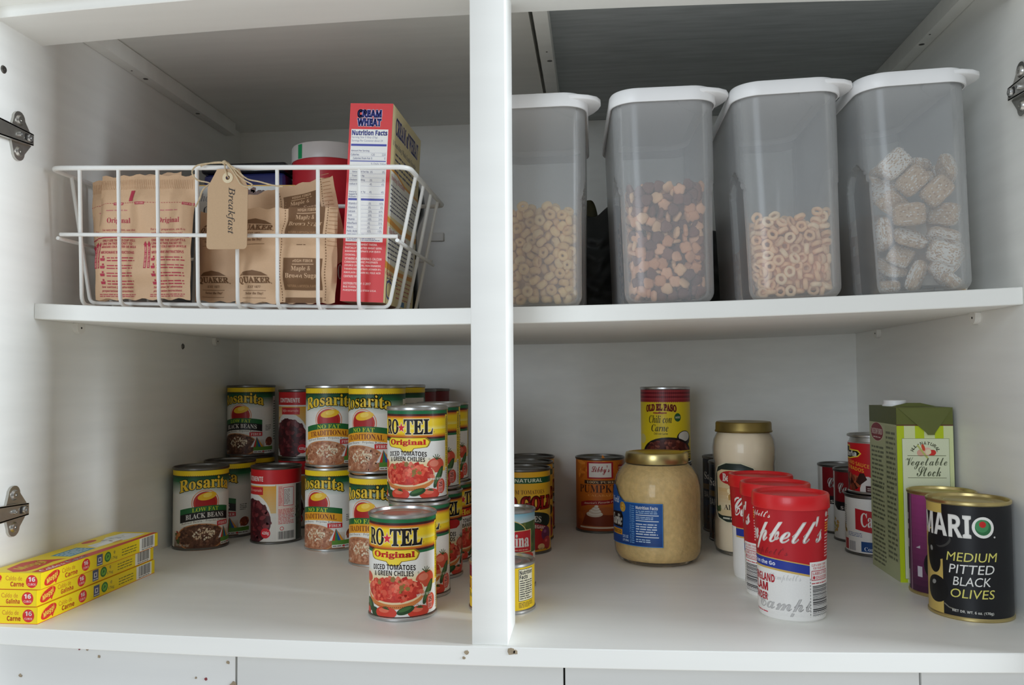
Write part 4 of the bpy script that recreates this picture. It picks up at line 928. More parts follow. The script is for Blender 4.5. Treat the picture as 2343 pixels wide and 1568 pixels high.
# ---- packets
KR, KD = (216, 180, 144), (124, 90, 60)
PR = (184, 56, 78)
def pouch(name, cv, w, h, loc, rot, label, group, thick=.016, seed=1, wob=.0018, fin=.010):
    q = random.Random(seed); ph = [q.uniform(0, 6) for _ in range(8)]
    def dep(x, y):   # half thickness and bend, x,y in metres from lower left
        u, v = x/w, y/h
        e = max(0, min(1, u/.10, (1-u)/.10)); g = max(0, min(1, (y-fin)/.022, (h-fin-y)/.022)); e = e*e*(3-2*e); g = g*g*(3-2*g)
        return thick/2*e*g
    def wave(x, y):
        u, v = x/w, y/h
        return wob*(math.sin(7*u+ph[0])*math.sin(5*v+ph[1])+.6*math.sin(17*u+9*v+ph[2])+.4*math.sin(23*v-8*u+ph[3])+.5*math.sin(4*v+ph[4]))
    def edge(x, y):  # torn, uneven top and bottom edges
        return .0012*math.sin(x*300+ph[5])*(1 if y > h*.98 else (-1 if y < h*.02 else 0))
    m = MB(); nx, ny = 26, 30; V = []; Fc = []
    for s in (-1, 1):
        for j in range(ny+1):
            for i in range(nx+1):
                x, y = w*i/nx, h*j/ny; V.append((x, wave(x, y)+s*(dep(x, y)+.0003), y+edge(x, y)))
    S = (nx+1)*(ny+1); I = lambda s, i, j: s*S+j*(nx+1)+i
    for j in range(ny):
        for i in range(nx):
            Fc.append((I(0, i, j), I(0, i+1, j), I(0, i+1, j+1), I(0, i, j+1))); Fc.append((I(1, i, j), I(1, i, j+1), I(1, i+1, j+1), I(1, i+1, j)))
    for i in range(nx): Fc.append((I(0, i, 0), I(1, i, 0), I(1, i+1, 0), I(0, i+1, 0))); Fc.append((I(0, i, ny), I(0, i+1, ny), I(1, i+1, ny), I(1, i, ny)))
    for j in range(ny): Fc.append((I(0, 0, j), I(0, 0, j+1), I(1, 0, j+1), I(1, 0, j))); Fc.append((I(0, nx, j), I(1, nx, j), I(1, nx, j+1), I(0, nx, j+1)))
    k = lin(KR); m.add(V, Fc, 0, [k]*len(Fc))
    if cv:
        g = cv.geom(lambda x, y, f: (x/1000, wave(x/1000, y/1000)-dep(x/1000, y/1000)-.0006-f*1.5, y/1000), 4, 4); m.add(g[0], g[1], 0, g[2])
    o = m.build(name, [M_KRAFT], None, 60); o.location = loc; o.rotation_euler = rot
    return tag(o, label, 'packet', group)
def cv_orig():
    c = CV()
    for x0 in (0, 58):
        c.small(x0+12, 97, x0+38, 101, 1, (200, 120, 120), 3, .3); c.T('Original', x0+14, 83, x0+40, 90.5, PR, 'serif')
        c.T('For easy preparation, use this', x0+8, 75, x0+46, 78.2, PR); c.T('packet as a measuring cup!', x0+9, 71, x0+44, 74.2, PR)
        c.T('ONLY USE THE 2/3 CUP FILL', x0+9, 63.6, x0+47, 66.2, PR, 'bold'); c.T('LINE ON THIS PACKET TO', x0+9, 60, x0+44, 62.6, PR, 'bold'); c.T('MEASURE COLD WATER OR MILK', x0+9, 56.4, x0+48, 59, PR, 'bold')
        c.T('MICROWAVE INSTRUCTIONS', x0+9, 50, x0+46, 53, PR, 'bold')
        for k in range(4):
            y = 46-k*8.5; c.small(x0+16, y-5, x0+47, y+1, 2, PR, 4+k+int(x0), .45); c.poly([(x0+9, y-4), (x0+13.5, y-4), (x0+14, y-1), (x0+8.5, y-1)], PR); c.rect(x0+11, y-.5, x0+13, y+1.5, PR)
        c.T('See carton for alternate', x0+9, 11.8, x0+44, 14.8, PR, 'boldital'); c.T('preparation instructions.', x0+9, 7.6, x0+44, 10.6, PR, 'boldital'); c.small(x0+6, 2.5, x0+48, 6.5, 2, PR, 9, .5)
        for a in (0, 4.6):
            c.rect(x0+a-.5, 34, x0+a+2.5, 60, PR); c.VT('ADD TO FILL LINE', x0+a, 35, x0+a+2, 58, (226, 180, 160), 'bold', down=False); c.poly([(x0+a-1.4, 60), (x0+a+3.4, 60), (x0+a+1, 64)], PR)
    c.rect(0, 68, 108, 69.2, PR)
    for k in range(36): c.rect(k*3, 107, k*3+1.8, 107.5, PR)
    for x in (20, 46, 99): c.rect(x, 105, x+11, 108, PR); c.T('TEAR HERE', x+.8, 105.7, x+10.2, 107.4, (226, 180, 160), 'bold')
    c.rect(38, 109, 43, 122, PR)
    for k in range(54): c.rect(k*2, 124, k*2+.35, 135, (192, 150, 112))
    return c
def cv_maple(dy=0):
    c = CV()
    for y0 in (0, 58) if not dy else (dy,):
        def ok(y): return y0+y < 110
        # plain brand lettering; the figure above it is left as a bare sunset-shaped emblem
        c.poly([(5, y0+29), (10, y0+33), (20, y0+35), (30, y0+33), (38, y0+29)], KD)
        c.T('QUAKER', 3, y0+20, 40, y0+27.6, KD, 'serif', .03); c.ring(41.5, y0+21, .7, .7, .25, KD); c.T('· EST 1877 ·', 12, y0+16, 30, y0+18.6, KD, 'ital')
        c.rect(8, y0+13.2, 34, y0+13.6, KD); c.T('Seize the Day!', 11, y0+8.2, 31, y0+11.8, KD, 'serif'); c.rect(8, y0+5, 34, y0+5.4, KD)
        c.rect(56, y0+14, 98, y0+48, KD); c.T('HIGH FIBER', 66, y0+43.5, 88, y0+46.6, KR, 'bold'); c.rect(65, y0+41, 89, y0+41.8, KR)
        c.T('Maple &', 64, y0+33, 86, y0+39.4, KR, 'serif'); c.T('Brown Sugar', 58, y0+25, 96, y0+31.6, KR, 'serif'); c.T('NATURAL & ARTIFICIAL FLAVORS', 60, y0+17, 93, y0+19.6, (176, 136, 98), 'bold')
        c.small(70, y0+3, 80, y0+6, 1, KD, 3, .3)
    for k in range(38):
        c.ell(52.5, 3+k*3, .5, .9, KD, n=8); c.ell(101.5, 3+k*3, .5, .9, KD, n=8)
    for k in range(10): c.rect(103, 62+k*4.6, 112, 62.6+k*4.6, (180, 136, 98))
    c.rect(56, 0, 98, 6, KD)
    c.it = [i for i in c.it if i[3][3] < 112]
    return c
go, gm = 'kraft oat packets with red printing', 'kraft oat packets with brown printing'
zf = lambda x: BZ-(x-BX)*math.tan(BB)+.0082
pouch('oat_packet', cv_orig(), .110, .140, (.0465, .1395, zf(.0465)+.001), (-.03, .012, .0), 'red printed kraft packet at the front left of the basket', go, .014, 3)
pouch('oat_packet', cv_orig(), .108, .139, (.0355, .1600, zf(.037)+.001), (-.02, -.080, .0), 'red printed kraft packet just behind the front left packet, its left edge showing', go, .014, 5)
cm = cv_maple(); cm2 = cv_maple(40)
pouch('oat_packet', cm, .112, .105, (.2080, .1405, zf(.208)), (-.04, .022, .0), 'brown printed kraft packet at the front, right of the hanging tag', gm, .017, 8)
pouch('oat_packet', cm2, .116, .100, (.2140, .1660, zf(.214)+.0235), (-.04, -.205, .0), 'tilted brown printed packet wedged up behind the front one', gm, .013, 9)
pouch('oat_packet', cm, .110, .105, (.1400, .1840, zf(.14)+.0045), (-.05, .03, .0), 'brown printed kraft packet in shadow behind the hanging tag', gm, .015, 12)
# white printed carton behind the packets
t = thing('white_carton', 'pale carton with gold top edge standing behind the oat packets', 'box', (.1235, .2080, zf(.1235)), (0, BB, 0))
c = CV(); c.rect(0, 0, 122, 146, (214, 218, 216)); c.rect(0, 144.5, 122, 146, (214, 170, 70)); c.T('home', 6, 126, 30, 136, (150, 154, 160), 'ital'); c.T('Oven', 10, 110, 34, 120, (70, 74, 84), 'serif')
c.blobs(72, 134, 14, 6, 22, 4, [(96, 56, 34), (120, 72, 44), (76, 44, 28)], 3); c.blobs(40, 130, 7, 7, 10, 3.4, [(130, 70, 40), (160, 96, 60)], 5); c.poly([(58, 122), (92, 130), (92, 124), (58, 116)], (226, 220, 206)); c.small(40, 20, 110, 100, 10, (150, 154, 160), 4)
m = MB().box(0, 0, 0, .122, .050, .146, .001); g = c.geom(flat(), 0); m.add(g[0], g[1], 1, g[2]); m.build('carton', [mat('pale_card', (206, 210, 208), .5, noise=.03), M_PAPER], t)
# farina box
t = thing('farina_box', 'tall red and cream hot cereal box leaning in the right end of basket', 'box', (.3262, .1385, zf(.3720)+.0045), (0, .052, 0))
bw, bd, bh = .0475, .1420, .2165
c = CV(); RD = (214, 36, 38); BLU = (52, 60, 160)
c.rect(0, 0, 47.5, 216.5, RD)
c.T('CREAM', 9, 201.5, 35, 209, BLU, 'bold', .05, (226, 216, 226), .05, shear=0); c.T('of', 20.5, 198.6, 23.5, 201.2, (226, 210, 220), 'bold'); c.T('WHEAT', 9, 192, 35, 199.5, BLU, 'bold', .05, (226, 216, 226), .05)
c.rect(2.5, 65, 43.5, 188, (236, 234, 230)); c.T('Nutrition Facts', 3.5, 181.5, 42.5, 187, BLU, 'bold', .03); c.T('Serving Size 3 tbsp (33g)', 3.5, 177.6, 32, 180.4, (110, 110, 150)); c.T('Servings Per Container about 24', 3.5, 173.8, 38, 176.6, (110, 110, 150))
for y, h_ in ((169.5, 2.4), (152.5, 1), (110, 2.4)): c.rect(3, y, 42.5, y+h_, BLU)
rows = [('Amount Per Serving', '', '', 163), ('Calories', '120', '220', 159), ('  Calories from Fat', '0', '0', 155), ('', '% Daily Value**', '', 149), ('Total Fat 0g', '0%', '8%', 144.5), ('  Saturated Fat 0g', '0%', '0%', 140), ('  Trans Fat 0g', '', '', 135.5), ('Cholesterol 0mg', '0%', '2%', 131), ('Sodium 90mg', '4%', '6%', 126.5), ('Dietary Fiber 1g', '4%', '4%', 118), ('Sugars 0g', '', '', 115.2), ('Protein 4g', '', '', 112.6), ('Vitamin A', '0%', '10%', 105.5), ('Vitamin C', '0%', '0%', 101.2), ('Calcium', '20%', '60%', 96.9), ('Iron', '50%', '50%', 92.6), ('Thiamin', '10%', '20%', 88.3), ('Riboflavin', '4%', '35%', 84), ('Niacin', '6%', '6%', 79.7), ('Folic Acid', '10%', '10%', 75.4)]
TX = (70, 72, 120)
for a, p, q_, y in rows:
    ind = 2.5 if a.startswith(' ') else 0; a = a.strip()
    if a: c.T(a, 3.5+ind, y, 3.5+ind+len(a)*1.12, y+2.4, TX, 'bold')
    if p: c.T(p, 26, y, 26+len(p)*1.3, y+2.4, TX)
    if q_: c.T(q_, 42-len(q_)*1.4, y, 42, y+2.4, TX)
    c.rect(3, y-.9, 42.5, y-.65, (150, 150, 176))
c.small(4, 66, 42, 74, 5, (110, 112, 150), 5, .5)
ing = ['INGREDIENTS: WHEAT FARINA,', 'PARTIALLY DEFATTED WHEAT GERM,', 'DISODIUM PHOSPHATE (FOR QUICK', 'COOKING).', 'VITAMINS AND MINERALS: CALCIUM', 'CARBONATE, FERRIC PHOSPHATE', '(SOURCE OF IRON), NIACINAMIDE,', 'THIAMIN MONONITRATE (VITAMIN B1),', 'RIBOFLAVIN (VITAMIN B2), FOLIC ACID.', 'CONTAINS WHEAT', '', 'DISTRIBUTED BY: © 2017', 'B&G FOODS, INC.', 'PARSIPPANY, NJ 07054 U.S.A.']
for i, s_ in enumerate(ing):
    if s_: c.T(s_, 2.6, 60.6-i*3.85, 2.6+min(41, len(s_)*1.36), 63.2-i*3.85, (244, 214, 204), 'bold')
m = MB().box(0, 0, 0, bw, bd, bh, .0009); g = c.geom(flat(), 0); m.add(g[0], g[1], 1, g[2])
c = CV(); CRM = (232, 214, 160)
c.rect(0, 0, 142, 216.5, CRM); c.grad(0, 100, 142, 216, (226, 204, 140), (236, 220, 170), 8); c.T('CREAM of WHEAT', 16, 188, 128, 206, (62, 64, 140), 'serif', .03, (236, 226, 200), .03)
c.T('A Nourishing Whole Family Favorite', 6, 172, 120, 180, (70, 66, 90), 'serif'); c.small(20, 146, 132, 170, 4, (84, 78, 96), 3, .45)
W2 = (238, 236, 226)
c.poly([(4, 146), (30, 146), (70, 140), (140, 139), (140, 96), (4, 96)], W2); c.poly([(0, 148), (30, 148), (70, 142), (142, 141), (142, 138), (70, 139), (30, 145), (0, 145)], (226, 160, 60)); c.T('Stovetop Directions', 8, 134, 70, 142, (176, 50, 60), 'serif'); c.small(8, 100, 136, 132, 7, (90, 88, 110), 4, .4)
c.poly([(0, 94), (60, 90), (142, 92), (142, 86), (60, 84), (0, 88)], (230, 160, 50)); c.rect(4, 44, 138, 84, W2); c.T('Tips for Best Results', 8, 76, 90, 83, (176, 60, 60), 'serif'); c.small(8, 48, 134, 73, 5, (90, 88, 110), 6, .4); c.poly([(0, 46), (60, 40), (142, 42), (142, 37), (60, 35), (0, 38)], (224, 150, 50))
c.small(10, 22, 60, 34, 3, (100, 96, 110), 7, .4); c.T('Enjoy', 4, 28, 30, 38, (196, 60, 40), 'script'); c.ring(22, 16, 14, 11, 2.4, (50, 60, 130)); c.ring(22, 16, 9, 7, 1.6, (210, 190, 120)); c.small(54, 8, 134, 34, 5, (196, 110, 90), 8, .35); c.rect(70, 2, 96, 8, (60, 110, 160))
g = c.geom(flat((bw, 0, 0), (0, 1, 0), (0, 0, 1)), 0); m.add(g[0], g[1], 1, g[2])
c = CV(); c.rect(0, 0, 142, 216.5, RD); c.rect(118, 140, 142, 212, (246, 206, 40)); g = c.geom(flat((0, bd, 0), (0, -1, 0), (0, 0, 1)), 0); m.add(g[0], g[1], 1, g[2])
m.build('carton', [mat('brown_card_edge', (150, 110, 84), .6, noise=.1), M_PAPER], t)
# oat canister behind the basket
t = thing('oat_canister', 'round red oat canister with white lid band and green strip behind basket', 'canister', (.2320, .3880, zs(.232)), (0, 0, 0))
MB().lathe([(0, .002), (.048, .002), (.0495, 0), (.0500, .002), (.0500, .238)], 56).build('tube', mat('white_card', (222, 216, 208), .5, noise=.03), t)
MB().lathe([(.0502, .2240), (.0513, .2240), (.0515, .2250), (.0513, .2440), (.0500, .2460), (.0480, .2455), (.0470, .2430), (0, .2430)], 56).build('lid', mat('cloudy_plastic_lid', (214, 208, 204), .35, noise=.03), t)
c = CV(); c.rect(-156, 0, 156, 224, (186, 26, 46)); c.rect(-32, 180, -24, 224, (30, 120, 80)); c.grad(-60, 150, 60, 224, (186, 26, 46), (196, 40, 50), 5); c.T('OLD FASHIONED OATS', -50, 60, 50, 80, WHT, 'serif')
o = link('label', label_mesh('canister', c, around(.0500), 4), t)
c = CV(); c.rect(-32, 0, -24, 19.5, (24, 150, 90)); v, f, k = c.geom(around(.0515), 4); o = MB().add(v, f, 0, k).build('strip', M_PAPER, t); o.location = (0, 0, .2245)
# blue tin, dark bottle, wall clip
t = thing('blue_tin', 'glossy dark blue tin with black lid standing behind the basket', 'tin', (.0600, .3600, zs(.06)), (0, 0, 0))
MB().box(0, 0, 0, .118, .16, .205, .008, seg=3).build('tin', mat('blue_enamel', (44, 52, 112), .12, noise=.05, coat=.6), t)
MB().box(-.002, -.002, .2052, .120, .162, .219, .005, seg=3).build('lid', mat('black_enamel_lid', (28, 30, 36), .2, noise=.05, coat=.4), t)
t = thing('dark_bottle', 'dark rounded bottle barely showing behind the red cereal box', 'bottle', (.3475, .3480, zs(.3475)), (0, 0, 0))
MB().lathe([(0, 0), (.020, 0), (.021, .004), (.019, .06), (.017, .120), (.021, .134), (.0265, .146), (.0285, .160), (.0265, .174), (.021, .184), (.011, .190), (0, .191)], 36).build('body', mat('dark_glass', (34, 34, 32), .2, noise=.05, coat=.3), t)
MB().lathe([(.0115, .1885), (.0115, .2), (.010, .202), (0, .202)], 24).build('cap', M_DARK, t)
t = thing('wall_clip', 'small white plastic clip on the back wall right of the basket', 'clip', (.340, D, .4683), (0, 0, 0))
MB().box(-.0125, -.006, -.0070, .0125, 0, .0070, .0015).build('body', M_PIN, t)
# gift tag on twine
tg = thing('gift_tag', 'kraft paper gift tag lettered Breakfast hanging on the basket front', 'tag', (.2150, .1040, BZ-.18*math.tan(BB)+.150-.0125), (.0, .012, 0))
wc, hc = .0222, .0760
pts = [(-wc, -.010+.0), (-.0120, .0095), (.0120, .0095), (wc, -.010)]
bt = [(wc-.004+.004*math.cos(a), -hc+.004+.004*math.sin(a)) for a in [0, -pi/8, -pi/4, -3*pi/8, -pi/2]]; bl = [(-wc+.004+.004*math.cos(a), -hc+.004+.004*math.sin(a)) for a in [-pi/2, -5*pi/8, -3*pi/4, -7*pi/8, -pi]]
outl = pts+bt+bl
n = 24; hole = [(.0024*math.cos(2*pi*k/n), .0024*math.sin(2*pi*k/n)) for k in range(n)]
tr_ = tessellate_polygon([[Vector((x, z, 0)) for x, z in outl], [Vector((x, z, 0)) for x, z in hole]])
al = outl+hole; N = len(al); V = [(x, -.0004, z) for x, z in al]+[(x, .0004, z) for x, z in al]
Fs = [tuple(q) for q in tr_]+[tuple(N+k for k in q[::-1]) for q in tr_]
no = len(outl)
Fs += [(i, (i+1) % no, N+(i+1) % no, N+i) for i in range(no)]+[(no+i, no+(i+1) % n, N+no+(i+1) % n, N+no+i) for i in range(n)]
m = MB().add(V, Fs, 0, [lin((198, 166, 130))]*len(Fs))
c = CV()
c.VT('Breakfast', -1, -60, 8.5, -10, (70, 62, 58), 'thin', .006)
g = c.geom(flat((0, -.0004, 0)), 0); m.add(g[0], g[1], 0, g[2])
m.build('card', M_KRAFT, tg)
v = []; f = []
for k in range(n):
    a = 2*pi*k/n
    for r_ in (.0024, .0058): v += [(r_*math.cos(a), -.0011, r_*math.sin(a)), (r_*math.cos(a), -.0004, r_*math.sin(a))]
for k in range(n):
    j = (k+1) % n; f += [(4*k, 4*j, 4*j+2, 4*k+2), (4*k+2, 4*j+2, 4*j+3, 4*k+3), (4*k, 4*k+1, 4*j+1, 4*j)]
MB().add(v, f).build('eyelet', mat('cream_paper_ring', (222, 206, 172), .7, noise=.05), tg)
def smooth(p, n=8):
    p = [Vector(q) for q in p]; out = []
    for i in range(len(p)-1):
        a, b, c_, d = p[max(i-1, 0)], p[i], p[i+1], p[min(i+2, len(p)-1)]
        for k in range(n):
            s = k/n; out.append(.5*((2*b)+(c_-a)*s+(2*a-5*b+4*c_-d)*s*s+(3*b-a-3*c_+d)*s**3))
    return out+[p[-1]]
tw = [[(0, .0015, 0), (-.001, -.0020, .004), (-.0025, -.0024, .010), (-.004, .001, .0165), (-.003, .0075, .0175), (-.002, .011, .012), (0, .008, .004), (0, .0015, 0)],
      [(-.004, -.001, .0165), (-.014, -.0015, .0165), (-.024, -.001, .0150), (-.030, -.0016, .0125)],
      [(-.003, -.0016, .0165), (.006, -.0032, .010), (.012, -.0034, .002), (.020, -.0034, -.004), (.028, -.0034, -.0085), (.0250, -.0036, -.0115), (.016, -.0036, -.008), (.010, -.0034, .001), (.002, -.0036, .012), (-.004, -.001, .0165)],
      [(-.002, -.0020, .0160), (.010, -.0036, .008), (.022, -.0028, -.002), (.036, -.0028, -.0055), (.050, -.0036, -.0095), (.062, -.0042, -.0115)],
      [(.004, .0025, .004), (-.012, .0050, -.006), (-.024, .0010, -.004), (-.034, -.0010, -.0015), (-.039, -.0020, .006), (-.034, -.0024, .013), (-.020, -.0020, .0155), (-.004, -.0016, .0160)],
      [(-.020, .0015, -.005), (-.027, -.0016, -.013), (-.030, -.0020, -.022), (-.0345, -.0022, -.031)]]
for p in tw: MB().tube(smooth(p), .00085, 6).build('twine', M_TWINE, tg)
m = MB().add(*[(lambda s: ([tuple(q) for q in s.v], s.f))(MB().lathe([(0, -.0026), (.0020, -.0016), (.0026, 0), (.0020, .0016), (0, .0026)], 12))][0]); o = m.build('knot', M_TWINE, tg); o.location = (-.0035, -.0018, .0160)
